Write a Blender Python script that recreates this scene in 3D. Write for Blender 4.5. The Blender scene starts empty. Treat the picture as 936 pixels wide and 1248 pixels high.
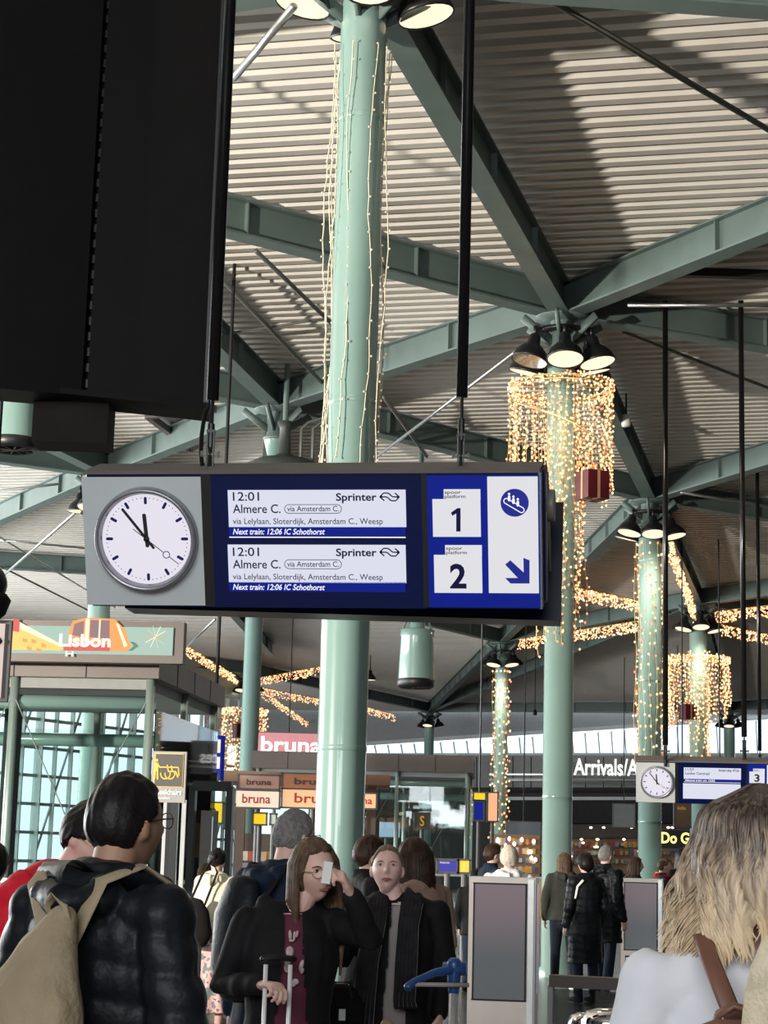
import bpy, math, random
from math import sin, cos, pi, radians, tan, sqrt
from mathutils import Vector, Matrix, noise
random.seed(7)
SC = bpy.context.scene
# ------------------------------------------------------------------ camera
FPX = 2300.0; PITCH = radians(10.37); ROLL = radians(1.55)
CAM = Vector((0, 0, 1.6))
Fw = Vector((0, cos(PITCH), sin(PITCH))); Up0 = Vector((0, -sin(PITCH), cos(PITCH))); Rt0 = Vector((1, 0, 0))
XC = Rt0*cos(ROLL) + Up0*sin(ROLL); YC = Up0*cos(ROLL) - Rt0*sin(ROLL)
cd = bpy.data.cameras.new('camera'); cam = bpy.data.objects.new('camera', cd); SC.collection.objects.link(cam)
cd.sensor_fit = 'VERTICAL'; cd.sensor_height = 24.0; cd.lens = FPX/1248*24.0; cd.clip_start = .05; cd.clip_end = 600
m = Matrix.Identity(4)
for i in range(3):
    m[i][0] = XC[i]; m[i][1] = YC[i]; m[i][2] = -Fw[i]; m[i][3] = CAM[i]
cam.matrix_world = m
SC.camera = cam
# ------------------------------------------------------------------ world, light, exposure
W = bpy.data.worlds.new('sky'); SC.world = W; W.use_nodes = True
bgn = W.node_tree.nodes['Background']; bgn.inputs[0].default_value = (.80, .92, 1.0, 1); bgn.inputs[1].default_value = 1.9
SC.view_settings.view_transform = 'Standard'; SC.view_settings.look = 'None'
SC.view_settings.exposure = 0.0; SC.view_settings.gamma = 1.0
SC.view_settings.use_curve_mapping = False
def lamp(name, kind, loc, target, energy, color, **k):
    l = bpy.data.lights.new(name, kind); l.energy = energy; l.color = color
    for a, b in k.items(): setattr(l, a, b)
    o = bpy.data.objects.new(name, l); SC.collection.objects.link(o); o.location = loc
    o.rotation_euler = (Vector(target)-Vector(loc)).to_track_quat('-Z', 'Y').to_euler()
    return o
# added spot out of frame at the left, throws key light up onto the roof
lamp('roof_key_spot', 'SPOT', (-15.5, 4, 3.6), (4, 26, 11.8), 34000, (1.0, .92, .80), spot_size=radians(64), spot_blend=.5, shadow_soft_size=.3)
lamp('hall_fill', 'AREA', (-3.5, -9, 5.8), (0, 12, 2.5), 1600, (.93, .97, 1.0), shape='RECTANGLE', size=11, size_y=5)  # added soft fill lamp behind the camera, brightens people and sign fronts
for nm_, p_, e_ in (('second', (2.6, 26.4, 8.6), 500), ('third', (6.0, 41, 8.5), 700), ('fourth', (10, 58, 8.5), 900), ('back', (4.4, 70, 8.5), 900), ('left', (-6, 38, 8.6), 700), ('near', (-.6, 15.0, 9.0), 90), ('far', (12, 88, 8), 2000)):
    lamp('hall_downlight_'+nm_, 'SPOT', p_, (p_[0], p_[1]-.5, 0), e_*.8, (1.0, .88, .72), spot_size=radians(150), spot_blend=.8, shadow_soft_size=.5)
lamp('facade_fill', 'AREA', (-26, 46, 5), (4, 51, 8), 20000, (.95, .97, .96), shape='RECTANGLE', size=50, size_y=9)  # added off-frame area lamp standing in for daylight from the left facade

# ------------------------------------------------------------------ picking points
def ray(px, py): return (Fw*FPX + XC*(px-468) + YC*(624-py))
def P(px, py, d):
    r = ray(px, py); return CAM + r*(d/r.y)
def PZ(px, py, z):
    r = ray(px, py); return CAM + r*((z-CAM.z)/r.z)
# ------------------------------------------------------------------ materials
MC = {}
def mat(name, col, rough=.5, metal=0.0, var=.06, scale=6.0, bump=0.0, bscale=30.0, emit=0.0, ecol=None, coat=0.0, wave=None):
    if name in MC: return MC[name]
    M = bpy.data.materials.new(name); M.use_nodes = True; nt = M.node_tree; b = nt.nodes['Principled BSDF']
    c = tuple(col)+(1,) if len(col) == 3 else col
    b.inputs['Roughness'].default_value = rough; b.inputs['Metallic'].default_value = metal
    b.inputs['Coat Weight'].default_value = coat
    if any(w_ in name for w_ in ('coat', 'jacket', 'puffer', 'hair', 'scarf', 'jeans', 'navy', 'matt', 'screen', 'sign_blue', 'display')): b.inputs['Specular IOR Level'].default_value = .18
    b.inputs['Base Color'].default_value = c
    if var > 0:
        tc = nt.nodes.new('ShaderNodeTexCoord'); no = nt.nodes.new('ShaderNodeTexNoise'); no.inputs['Scale'].default_value = scale
        no.inputs['Detail'].default_value = 3
        rp = nt.nodes.new('ShaderNodeMapRange'); rp.inputs['From Min'].default_value = .3; rp.inputs['From Max'].default_value = .7
        rp.inputs['To Min'].default_value = 1-var; rp.inputs['To Max'].default_value = 1+var
        vm = nt.nodes.new('ShaderNodeVectorMath'); vm.operation = 'SCALE'; vm.inputs[0].default_value = c[:3]
        nt.links.new(tc.outputs['Object'], no.inputs['Vector']); nt.links.new(no.outputs[0], rp.inputs['Value'])
        nt.links.new(rp.outputs[0], vm.inputs['Scale']); nt.links.new(vm.outputs[0], b.inputs['Base Color'])
    if bump > 0:
        tc2 = nt.nodes.new('ShaderNodeTexCoord'); n2 = nt.nodes.new('ShaderNodeTexNoise'); n2.inputs['Scale'].default_value = bscale
        bp = nt.nodes.new('ShaderNodeBump'); bp.inputs['Strength'].default_value = bump; bp.inputs['Distance'].default_value = .02
        nt.links.new(tc2.outputs['Object'], n2.inputs['Vector']); nt.links.new(n2.outputs[0], bp.inputs['Height']); nt.links.new(bp.outputs[0], b.inputs['Normal'])
    if emit > 0:
        b.inputs['Emission Color'].default_value = tuple(ecol or col[:3])+(1,); b.inputs['Emission Strength'].default_value = emit
        M.cycles.emission_sampling = 'NONE'
    MC[name] = M; return M
def glow(name, col, s, base=(.05, .05, .05), sample=False):
    M = mat(name, base, .5, 0, 0, emit=s, ecol=col); M.node_tree.nodes['Principled BSDF'].inputs['Specular IOR Level'].default_value = .12
    if sample: M.cycles.emission_sampling = 'AUTO'
    return M
def glassmat(name, tint=(.92, .97, .96), refl=.03, rough=.02):
    if name in MC: return MC[name]
    M = bpy.data.materials.new(name); M.use_nodes = True; nt = M.node_tree; nt.nodes.clear()
    o = nt.nodes.new('ShaderNodeOutputMaterial'); t = nt.nodes.new('ShaderNodeBsdfTransparent'); t.inputs[0].default_value = tint+(1,)
    g = nt.nodes.new('ShaderNodeBsdfGlossy'); g.inputs['Roughness'].default_value = rough
    lw = nt.nodes.new('ShaderNodeFresnel'); lw.inputs[0].default_value = 1.45
    mx = nt.nodes.new('ShaderNodeMixShader'); ad = nt.nodes.new('ShaderNodeMath'); ad.operation = 'ADD'; ad.use_clamp = True; ad.inputs[1].default_value = refl*.5
    nt.links.new(lw.outputs[0], ad.inputs[0]); nt.links.new(ad.outputs[0], mx.inputs[0]); nt.links.new(t.outputs[0], mx.inputs[1]); nt.links.new(g.outputs[0], mx.inputs[2]); nt.links.new(mx.outputs[0], o.inputs[0])
    MC[name] = M; return M
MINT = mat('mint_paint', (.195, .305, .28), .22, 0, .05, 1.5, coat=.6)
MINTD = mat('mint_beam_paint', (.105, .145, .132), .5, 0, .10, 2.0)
BLACK = mat('black_metal', (.012, .012, .013), .4, .2, .1)
BLACKM = mat('matt_black', (.010, .009, .009), .8, 0, .15)
STEEL = mat('brushed_steel', (.55, .56, .55), .3, .9, .06)
CHROME = mat('chrome', (.8, .8, .82), .08, 1, 0)
GREYP = mat('light_grey_panel', (.62, .66, .67), .45, 0, .03)
NAVY = mat('navy_panel', (.003, .008, .05), .35, 0, .04)
NAVYT = mat('navy_print', (.012, .012, .09), .6, 0, 0)
BLUE = mat('sign_blue', (.003, .010, .18), .35, 0, .03, emit=.28, ecol=(.01, .03, .5))
LCDW = glow('lcd_white', (.84, .86, 1.0), .83, (.04, .04, .05))
LITW = glow('lightbox_white', (.92, .92, .96), .80, (.04, .04, .04))
BULB = glow('warm_bulb', (1.0, .50, .20), 2.6)
BULB2 = glow('cool_warm_bulb', (1.0, .74, .42), 2.2)
BULBR = glow('red_bulb', (1.0, .25, .12), 2.2)
CREAMB = glow('cream_bulb', (1.0, .85, .6), .4, (.45, .4, .32))
WIRE = mat('gold_wire', (.55, .36, .12), .4, .5, .1)
WIREC = mat('cream_wire', (.62, .55, .42), .6, 0, .1)
SKIN = mat('skin', (.70, .44, .36), .55, 0, .06, 12)
SKINP = mat('skin_pink', (.76, .48, .42), .5, 0, .08, 14)
SKIND = mat('skin_tan', (.36, .20, .13), .55, 0, .06, 12)
BLK = mat('black_coat', (.008, .008, .009), .75, 0, .25, 9, bump=.15)
BLKP = mat('black_puffer', (.008, .010, .013), .45, 0, .25, 7, bump=.2)
NAVYC = mat('navy_coat', (.010, .018, .040), .7, 0, .2, 7, bump=.15)
GREENC = mat('dark_grey_green_jacket', (.035, .038, .034), .8, 0, .15, 8, bump=.1)
RED = mat('red_jacket', (.62, .012, .03), .55, 0, .15, 7, bump=.2)
JEAN = mat('dark_jeans', (.016, .026, .045), .8, 0, .2, 20)
WHITEF = mat('white_fabric', (.66, .66, .70), .85, 0, .04, 5, bump=.1)
CREAMF = mat('cream_fabric', (.72, .65, .50), .85, 0, .06, 6, bump=.15)
KHAKI = mat('khaki_canvas', (.30, .235, .15), .8, 0, .15, 5, bump=.25, bscale=60)
LEATH = mat('tan_leather', (.15, .065, .042), .5, 0, .1)
HBLK = mat('black_hair', (.010, .008, .008), .45, 0, .3, 30, bump=.12, bscale=80)
HBRN = mat('dark_brown_hair', (.035, .018, .012), .45, 0, .4, 25, bump=.12, bscale=80)
HMID = mat('mid_brown_hair', (.10, .062, .04), .5, 0, .4, 30, bump=.12, bscale=80)
HGREY = mat('grey_hair', (.20, .19, .18), .6, 0, .3, 60, bump=.4, bscale=120)
HWHT = mat('pale_hair', (.50, .45, .38), .6, 0, .2, 40)
WHT = mat('white_plastic', (.75, .75, .73), .5, 0, .03)
BRONZE = mat('brown_metal_cladding', (.095, .076, .068), .5, .1, .12, 1.2)
DUCT = mat('duct_grey', (.45, .46, .46), .4, .3, .05)
DARKV = mat('service_void_dark', (.02, .02, .021), .8, 0, .2)
GLASS = glassmat('clear_glass')
# ------------------------------------------------------------------ mesh builder
class MB:
    def __init__(s): s.v = []; s.f = []; s.m = []; s.mi = 0
    def add(s, vs, fs, mi=None):
        o = len(s.v); s.v += [tuple(x) for x in vs]; s.f += [tuple(i+o for i in f) for f in fs]; s.m += [s.mi if mi is None else mi]*len(fs)
    def box(s, c, d, R=None, mi=None):
        c = Vector(c); h = Vector(d)/2; vs = []
        for z in (-1, 1):
            for y in (-1, 1):
                for x in (-1, 1):
                    p = Vector((x*h.x, y*h.y, z*h.z)); vs.append(c+(R @ p if R else p))
        s.add(vs, [(0, 2, 3, 1), (4, 5, 7, 6), (0, 1, 5, 4), (2, 6, 7, 3), (0, 4, 6, 2), (1, 3, 7, 5)], mi); return s
    def bar(s, a, b, w, h, mi=None, up=Vector((0, 0, 1))):
        a = Vector(a); b = Vector(b); t = (b-a); L = t.length; t.normalize(); x = t.cross(up)
        if x.length < 1e-4: x = Vector((1, 0, 0))
        x.normalize(); u = x.cross(t)
        R = Matrix((x, t, u)).transposed(); return s.box((a+b)/2, (w, L, h), R, mi)
    def chain(s, pts, rad, n=10, side=None, caps=True, mi=None, rnd=True):
        pts = [Vector(p) for p in pts]; rr = [(r, r) if not isinstance(r, (tuple, list)) else r for r in rad]
        N = len(pts); T = []
        for i in range(N):
            a = pts[max(0, i-1)]; b = pts[min(N-1, i+1)]; t = b-a
            T.append(t.normalized() if t.length > 1e-9 else Vector((0, 0, 1)))
        rings = []
        sd = Vector(side) if side else (Vector((1, 0, 0)) if abs(T[0].x) < .9 else Vector((0, 1, 0)))
        seq = [(pts[i], T[i], rr[i]) for i in range(N)]
        if rnd and caps:
            p, t, r = seq[0]; m_ = min(r); seq = [(p-t*m_*.85, t, (r[0]*.5, r[1]*.5)), (p-t*m_*.5, t, (r[0]*.86, r[1]*.86))]+seq
            p, t, r = seq[-1]; m_ = min(r); seq += [(p+t*m_*.5, t, (r[0]*.86, r[1]*.86)), (p+t*m_*.85, t, (r[0]*.5, r[1]*.5))]
        vs = []; fs = []
        for p, t, r in seq:
            x = (sd-t*sd.dot(t))
            if x.length < 1e-5: x = t.orthogonal()
            x.normalize(); y = t.cross(x)
            for k in range(n):
                a = 2*pi*k/n; vs.append(p+x*(cos(a)*r[0])+y*(sin(a)*r[1]))
        M = len(seq)
        for i in range(M-1):
            for k in range(n):
                k2 = (k+1) % n; fs.append((i*n+k, i*n+k2, (i+1)*n+k2, (i+1)*n+k))
        if caps: fs.append(tuple(range(n-1, -1, -1))); fs.append(tuple((M-1)*n+k for k in range(n)))
        s.add(vs, fs, mi); return s
    def tube(s, a, b, r, r2=None, n=10, mi=None):
        return s.chain([a, b], [r, r if r2 is None else r2], n, mi=mi, rnd=False)
    def lathe(s, prof, n=24, c=(0, 0, 0), mi=None, R=None):
        vs = []; fs = []; c = Vector(c)
        for r, z in prof:
            for k in range(n):
                a = 2*pi*k/n; p = Vector((r*cos(a), r*sin(a), z)); vs.append(c+(R @ p if R else p))
        for i in range(len(prof)-1):
            for k in range(n):
                k2 = (k+1) % n; fs.append((i*n+k, i*n+k2, (i+1)*n+k2, (i+1)*n+k))
        s.add(vs, fs, mi); return s
    def ell(s, c, r, n=12, m=8, R=None, mi=None):
        return s.lathe([(max(1e-4, sin(pi*i/m)), -cos(pi*i/m)) for i in range(m+1)], n, c, mi, (R if R else Matrix.Identity(3)) @ Matrix.Diagonal(Vector(r)))
    def prism(s, poly, a0, a1, axis='y', mi=None):
        # poly of 2-D points extruded between a0 and a1 along axis
        n = len(poly)
        def q(p, a): return (p[0], a, p[1]) if axis == 'y' else ((p[0], p[1], a) if axis == 'z' else (a, p[0], p[1]))
        s.add([q(p, a0) for p in poly]+[q(p, a1) for p in poly], [tuple(range(n)), tuple(range(2*n-1, n-1, -1))]+[(i, i+n, (i+1) % n+n, (i+1) % n) for i in range(n)], mi); return s
    def build(s, name, mats, parent=None, smooth=False, loc=None):
        me = bpy.data.meshes.new(name); me.from_pydata(s.v, [], s.f)
        if not isinstance(mats, (list, tuple)): mats = [mats]
        for x in mats: me.materials.append(x)
        me.polygons.foreach_set('material_index', s.m)
        if smooth: me.polygons.foreach_set('use_smooth', [True]*len(s.f))
        me.update(); o = bpy.data.objects.new(name, me); SC.collection.objects.link(o)
        if parent: o.parent = parent
        if loc is not None: o.location = loc
        return o
def empty(name, loc=(0, 0, 0), rz=0.0):
    o = bpy.data.objects.new(name, None); SC.collection.objects.link(o); o.location = loc; o.rotation_euler = (0, 0, rz); o.empty_display_size = .2; return o
def tag(o, label=None, cat=None, group=None, kind=None):
    if label: o['label'] = label
    if cat: o['category'] = cat
    if group: o['group'] = group
    if kind: o['kind'] = kind
    return o
TMPS = bpy.data.scenes.new('bake')
def tmpdg():
    with bpy.context.temp_override(scene=TMPS, view_layer=TMPS.view_layers[0]): return bpy.context.evaluated_depsgraph_get()
def bake(mb, voxel, sm=2, fac=.5):
    me0 = bpy.data.meshes.new('tmp'); me0.from_pydata(mb.v, [], mb.f); o = bpy.data.objects.new('tmp', me0); TMPS.collection.objects.link(o)
    md = o.modifiers.new('r', 'REMESH'); md.mode = 'VOXEL'; md.voxel_size = voxel
    if sm: s2 = o.modifiers.new('s', 'SMOOTH'); s2.iterations = sm; s2.factor = fac
    dg = tmpdg(); me = bpy.data.meshes.new_from_object(o.evaluated_get(dg)); old = o.data
    bpy.data.objects.remove(o); bpy.data.meshes.remove(old); me.materials.clear(); return me
def disp(me, fn):
    n = len(me.vertices); cs = [v.co.copy() for v in me.vertices]; ns = [v.normal.copy() for v in me.vertices]; out = []
    for c, q in zip(cs, ns): out.extend(c+q*fn(c))
    me.vertices.foreach_set('co', out); me.update()
def meshobj(name, me, m_, parent=None):
    me.materials.clear(); me.materials.append(m_); me.name = name
    me.polygons.foreach_set('use_smooth', [True]*len(me.polygons))
    o = bpy.data.objects.new(name, me); SC.collection.objects.link(o)
    if parent: o.parent = parent
    return o
TXC = {}
def text(name, s, m_, parent, x0, x1, zb, cap, y=0.0, bold=0.0, shear=0.0, ext=.0015, fixw=True, R=None):
    """lettering in the local x-z plane facing -y: spans x0..x1, baseline zb, capital height cap"""
    cu = bpy.data.curves.new('t', 'FONT'); cu.body = s; cu.size = 1; cu.offset = bold; cu.shear = shear; cu.resolution_u = 3; cu.extrude = 0
    o = bpy.data.objects.new('t', cu); TMPS.collection.objects.link(o)
    dg = tmpdg(); me = bpy.data.meshes.new_from_object(o.evaluated_get(dg)); bpy.data.objects.remove(o); bpy.data.curves.remove(cu)
    xs = [v.co.x for v in me.vertices]; mn, mx = min(xs), max(xs); sz = cap/.69
    sx = (x1-x0)/(mx-mn) if fixw else sz
    mb = MB(); vs = [(x0+(v.co.x-mn)*sx, y, zb+v.co.y*sz) for v in me.vertices]
    mb.add(vs, [tuple(p.vertices) for p in me.polygons]); bpy.data.meshes.remove(me)
    if ext > .004:   # raised lettering: give it sides
        n = len(vs); ed = {}
        for f in mb.f:
            for i in range(len(f)):
                e = (f[i], f[(i+1) % len(f)]); ed[e] = ed.get(e, 0)+1
        side = [(a, b) for (a, b) in ed if (b, a) not in ed]
        mb.add([(v[0], v[1]+ext, v[2]) for v in vs], [])
        mb.f += [(a, b, b+n, a+n) for a, b in side]; mb.m += [0]*len(side)
    ob = mb.build(name, m_, parent); return ob
# ================================================================== SETTING
PHI = radians(13); RM = Matrix.Rotation(-PHI, 3, 'Z')     # building axes turned against the view
def floor_mat():
    M = bpy.data.materials.new('polished_stone_floor'); M.use_nodes = True; nt = M.node_tree; b = nt.nodes['Principled BSDF']
    tc = nt.nodes.new('ShaderNodeTexCoord'); no = nt.nodes.new('ShaderNodeTexNoise'); no.inputs['Scale'].default_value = 1.5; no.inputs['Detail'].default_value = 6
    cr = nt.nodes.new('ShaderNodeValToRGB'); cr.color_ramp.elements[0].color = (.13, .12, .11, 1); cr.color_ramp.elements[1].color = (.20, .19, .18, 1)
    nt.links.new(tc.outputs['Object'], no.inputs['Vector']); nt.links.new(no.outputs[0], cr.inputs[0])
    nt.links.new(cr.outputs[0], b.inputs['Base Color']); b.inputs['Roughness'].default_value = .22
    return M
mb = MB(); mb.box((0, 50, -.05), (150, 170, .1)); fl = tag(mb.build('floor', floor_mat()), kind='structure')
# corrugated roof deck
ROOF = 10.25
DECK = mat('corrugated_deck_paint', (.55, .52, .47), .5, 0, .05, 3)
def deck():
    mb = MB(); pitch = .33; L = 75; y0 = -25; n = int(136/pitch); vs = []; fs = []
    prof = [(0, 0), (.15, 0), (.175, .13), (.305, .13)]
    for i in range(n):
        for (dy, dz) in prof:
            yy = y0+i*pitch+dy
            for x in (-L, L): vs.append(RM @ Vector((x, yy, ROOF+dz)))
    for k in range(len(vs)//2-1): fs.append((2*k, 2*k+1, 2*k+3, 2*k+2))
    mb.add(vs, fs); return tag(mb.build('ceiling', DECK), kind='structure')
ceil = deck()
mb = MB(); mb.box(RM @ Vector((0, 43, ROOF+.30)), (150, 135, .2), RM); o = mb.build('roof_board', DARKV, ceil)
# column heads measured in the photograph, in plan
def head(px, py): p = PZ(px, py, 9.5); return p
def ground(px, d, py=1000): p = P(px, py, d); return Vector((p.x, p.y, 0))
COLS = {}
def col_at(key, px_low, py_low, d, r): COLS[key] = (ground(px_low, d, py_low), r)
col_at('near', 417, 900, 16.6, .215); col_at('second', 680, 900, 27.5, .215); col_at('third', 792, 850, 42.0, .255)
col_at('fourth', 851, 880, 59.0, .27); col_at('back', 611, 860, 71.0, .25); col_at('rear', 523, 905, 106, .28)
col_at('left', 333, 620, 34.0, .22); col_at('glass', 111, 920, 40.8, .24); col_at('slim', 306, 850, 57.0, .27)
col_at('gar', 298, 880, 86.0, .27); col_at('right', 889, 895, 100.0, .30)
def I_beam(a, b, zb=9.68, h=.5, w=.30):
    a = Vector((a.x, a.y, zb)); b = Vector((b.x, b.y, zb)); mb = MB()
    mb.bar(a+Vector((0, 0, .015)), b+Vector((0, 0, .015)), w, .03); mb.bar(a+Vector((0, 0, h/2)), b+Vector((0, 0, h/2)), .10, h-.06)
    mb.bar(a+Vector((0, 0, h-.015)), b+Vector((0, 0, h-.015)), w, .03)
    t = (b-a); L = t.length; t.normalize(); n = max(1, int(L/2.6))
    for k in range(1, n):
        p = a+t*(L*k/n); mb.bar(p+Vector((0, 0, .03)), p+Vector((0, 0, h-.03)), .26, .02, up=t)
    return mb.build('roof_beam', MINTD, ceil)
def C(k): return COLS[k][0]
def X(px, py): p = PZ(px, py, 9.68); return Vector((p.x, p.y, 0))
for a, b in [('near', 'second'), ('second', 'third'), ('third', 'fourth'), ('second', 'left'), ('left', 'third'), ('left', 'glass'),
             ('third', 'back'), ('back', 'slim'), ('glass', 'slim'), ('left', 'slim'), ('fourth', 'back'), ('back', 'rear'), ('slim', 'gar'),
             ('fourth', 'right'), ('rear', 'right'), ('gar', 'rear'), ('fourth', 'rear')]:
    I_beam(C(a), C(b))
for k, (px, py) in [('second', (1130, 213)), ('second', (60, 232)), ('second', (1150, 462)), ('third', (1100, 520)), ('third', (1150, 668)),
                    ('left', (150, 320)), ('left', (100, 455)), ('glass', (-80, 480)), ('glass', (-150, 545)), ('glass', (-120, 690)), ('glass', (330, 800)),
                    ('fourth', (1100, 705)), ('fourth', (1100, 775)), ('near', (1000, 20)), ('near', (-60, 60)), ('slim', (-50, 690)), ('gar', (-60, 780)), ('right', (1150, 850))]:
    I_beam(C(k), X(px, py))
# thin tie rods and pipes under the roof
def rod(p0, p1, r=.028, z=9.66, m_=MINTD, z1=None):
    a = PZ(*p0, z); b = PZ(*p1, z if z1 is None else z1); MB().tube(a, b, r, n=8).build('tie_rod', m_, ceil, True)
ROD = mat('dark_rod', (.10, .10, .085), .5, 0, .1)
rod((660, -6), (960, 172), .035, 10.1, ROD); rod((312, 306), (405, 395), .035, 9.9, ROD); rod((272, 342), (398, 472), .035, 9.9, ROD)
rod((240, 412), (400, 388), .02, 9.95, ROD); rod((468, 484), (520, 556), .04, 9.7, ROD); rod((455, 560), (640, 420), .03, 9.5, STEEL)
rod((285, 95), (358, 8), .04, 9.3, STEEL); rod((765, 372), (950, 372), .03, 9.6, STEEL); rod((760, 405), (950, 478), .03, 9.9, ROD)
rod((0, 705), (95, 622), .035, 9.2, STEEL); rod((0, 655), (140, 740), .03, 9.6, STEEL); rod((215, 800), (262, 755), .04, 9.0, STEEL)
rod((830, 600), (950, 620), .03, 9.6, STEEL); rod((0, 598), (70, 590), .03, 9.7, ROD); rod((0, 690), (110, 745), .03, 9.7, ROD); rod((0, 658), (105, 668), .03, 9.6, STEEL)
# roof hatch frame upper left
mb = MB()
a = PZ(180, 505, 10.1); 
for p0, p1 in [((180, 506), (232, 546)), ((232, 546), (300, 500)), ((180, 506), (262, 498))]: mb.bar(PZ(*p0, 10.1), PZ(*p1, 10.1), .12, .14)
mb.build('roof_hatch_frame', BRONZE, ceil)
mb = MB(); mb.add([PZ(x, y, 10.22) for x, y in ((182, 507), (232, 544), (298, 500), (262, 499))], [(0, 1, 2, 3)]); mb.build('roof_hatch_panel', mat('hatch_grey', (.30, .30, .30), .6), ceil)

# ------------------------------------------------------------------ columns
CL = {'near': 'tall mint green steel column right behind the big departures sign, cream light strings down it',
      'second': 'mint green column carrying the largest glowing curtain of lights', 'third': 'mint green column wrapped in vertical rows of warm bulbs, rising behind the smaller departures sign',
      'fourth': 'mint green column inside the smaller, farther glowing curtain of lights', 'back': 'distant slim mint column wrapped in bulbs beside the rear glass lift',
      'rear': 'farthest mint column, above the roof of the rear glass lift', 'left': 'mint roof node with short stub above the clock end of the big sign',
      'glass': 'mint column standing inside the glass lift on the left', 'slim': 'plain slim mint column beside the pink shop board',
      'gar': 'distant column behind the lift roof, half hidden by its own light curtain', 'right': 'distant plain mint column right of the farther light curtain'}
def bell(root, rel, tilt_dir, lit):
    pass
LAMPLIT = glow('lamp_glow', (1.0, .84, .58), 1.25); LAMPOFF = mat('lamp_reflector', (.55, .52, .46), .2, .8, .05)
def bell_lamp(name, loc, lean, lab, grp, lit=True, s=1.0, arm=None):
    r = empty(name, loc); tag(r, lab, 'lamp', grp)
    q = Vector((0, 0, 1)).rotation_difference(Vector(lean).normalized()).to_matrix()
    prof = [(.06, .36), (.075, .34), (.09, .22), (.14, .18), (.21, .10), (.245, .0), (.25, -.03), (.235, -.03), (.2, .07), (.12, .15), (.02, .17)]
    MB().lathe([(a*s, b*s) for a, b in prof], 20, (0, 0, 0), None, q).build('lamp_shade', BLACK, r, True)
    MB().lathe([(.236*s, -.028*s), (.19*s, .045*s), (.12*s, .10*s), (.001, .12*s)], 20, (0, 0, 0), None, q).build('reflector', LAMPLIT if lit else LAMPOFF, r, True)
    mb = MB(); top = q @ Vector((0, 0, .36*s)); mb.tube(top, top+Vector((0, 0, .14)), .03, n=8)
    if arm is not None: mb.tube(top+Vector((0, 0, .12)), Vector(arm)-Vector(loc), .02, n=8)
    mb.build('bracket', BLACK, r, True); return r
def column(key, lamps=6, lampz=8.95, litn=None, a0=0.0):
    g, r = COLS[key]; root = empty('column', g); tag(root, CL[key], 'column')
    n = 40 if r*2300/g.y > 12 else 20
    mb = MB(); mb.lathe([(r+.03, .0), (r+.03, .12), (r, .14), (r, 9.1)] if key not in ('left', 'near') else [(r+.03, .0), (r, .14), (r, 9.9)] if key == 'near' else [(.01, 8.75), (r*.6, 8.75), (r, 9.1)], n); mb.build('shaft', MINT, root, True)
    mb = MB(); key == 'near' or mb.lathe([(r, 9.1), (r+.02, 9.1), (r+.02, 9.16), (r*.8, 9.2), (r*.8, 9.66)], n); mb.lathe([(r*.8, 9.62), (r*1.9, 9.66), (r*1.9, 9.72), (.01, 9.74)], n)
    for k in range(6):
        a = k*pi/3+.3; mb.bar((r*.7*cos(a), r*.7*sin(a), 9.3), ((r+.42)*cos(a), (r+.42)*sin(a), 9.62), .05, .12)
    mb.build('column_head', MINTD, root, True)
    if g.y < 45 and key != 'left':
        mb = MB()
        for zz in (2.5, 5.6, 8.3): mb.lathe([(r+.001, zz), (r+.006, zz+.01), (r+.006, zz+.04), (r+.001, zz+.05)], n)
        mb.build('joint_band', MINT, root, True)
    if lamps:
        MB().lathe([(r+.02, lampz+.48), (r+.16, lampz+.48), (r+.16, lampz+.54), (r+.02, lampz+.54), (r+.02, lampz+.48)], 20).build('lamp_ring', BLACK, root, True)
        names = {0: 'right', 1: 'back right', 2: 'back left', 3: 'left', 4: 'front left', 5: 'front right'}
        SH = {'near': 'column nearest the sign', 'second': 'column with the largest light curtain', 'third': 'bulb-wrapped column at right', 'fourth': 'column with the farther light curtain', 'back': 'slim bulb-wrapped column far back', 'left': 'column behind the big sign', 'glass': 'column inside the left glass lift', 'rear': 'farthest column', 'slim': 'plain slim column', 'gar': 'column with the far left light curtain', 'right': 'distant column at the right'}
        for k in range(lamps):
            a = 2*pi*k/lamps+a0; ax = (math.degrees(a) % 360)
            nm = 'right' if ax < 20 or ax >= 340 else 'back right' if ax < 74 else 'back' if ax < 106 else 'back left' if ax < 165 else 'left' if ax < 200 else 'front left' if ax < 256 else 'front' if ax < 286 else 'front right'
            d = Vector((cos(a), sin(a), 0)); loc = g+d*(.58)+Vector((0, 0, lampz+random.uniform(-.04, .04)))
            bell_lamp('bell_lamp', loc, Vector((-d.x*.25, -d.y*.25, 1)), '%s bell lamp of the ring on the %s' % (nm, SH[key]),
                      'bell lamps on the '+SH[key], lit=(k in litn if litn else True), arm=g+d*(r+.1)+Vector((0, 0, lampz+.5)), s=1.12)
    return root
column('near', 4, 9.45, None, .1); column('second', 6, 8.95, (1, 2, 4, 5, 0), radians(30)); column('third', 6, 8.9, None, radians(30)); column('fourth', 6, 8.9, None, radians(30))
column('back', 5, 8.85, (0, 3, 4), .3); column('rear', 3, 8.9, None, .3); column('left', 0); column('glass', 3, 8.9, None, .1); column('slim', 0); column('gar', 3, 8.9, None, .2); column('right', 3, 8.9, None, .3)

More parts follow.
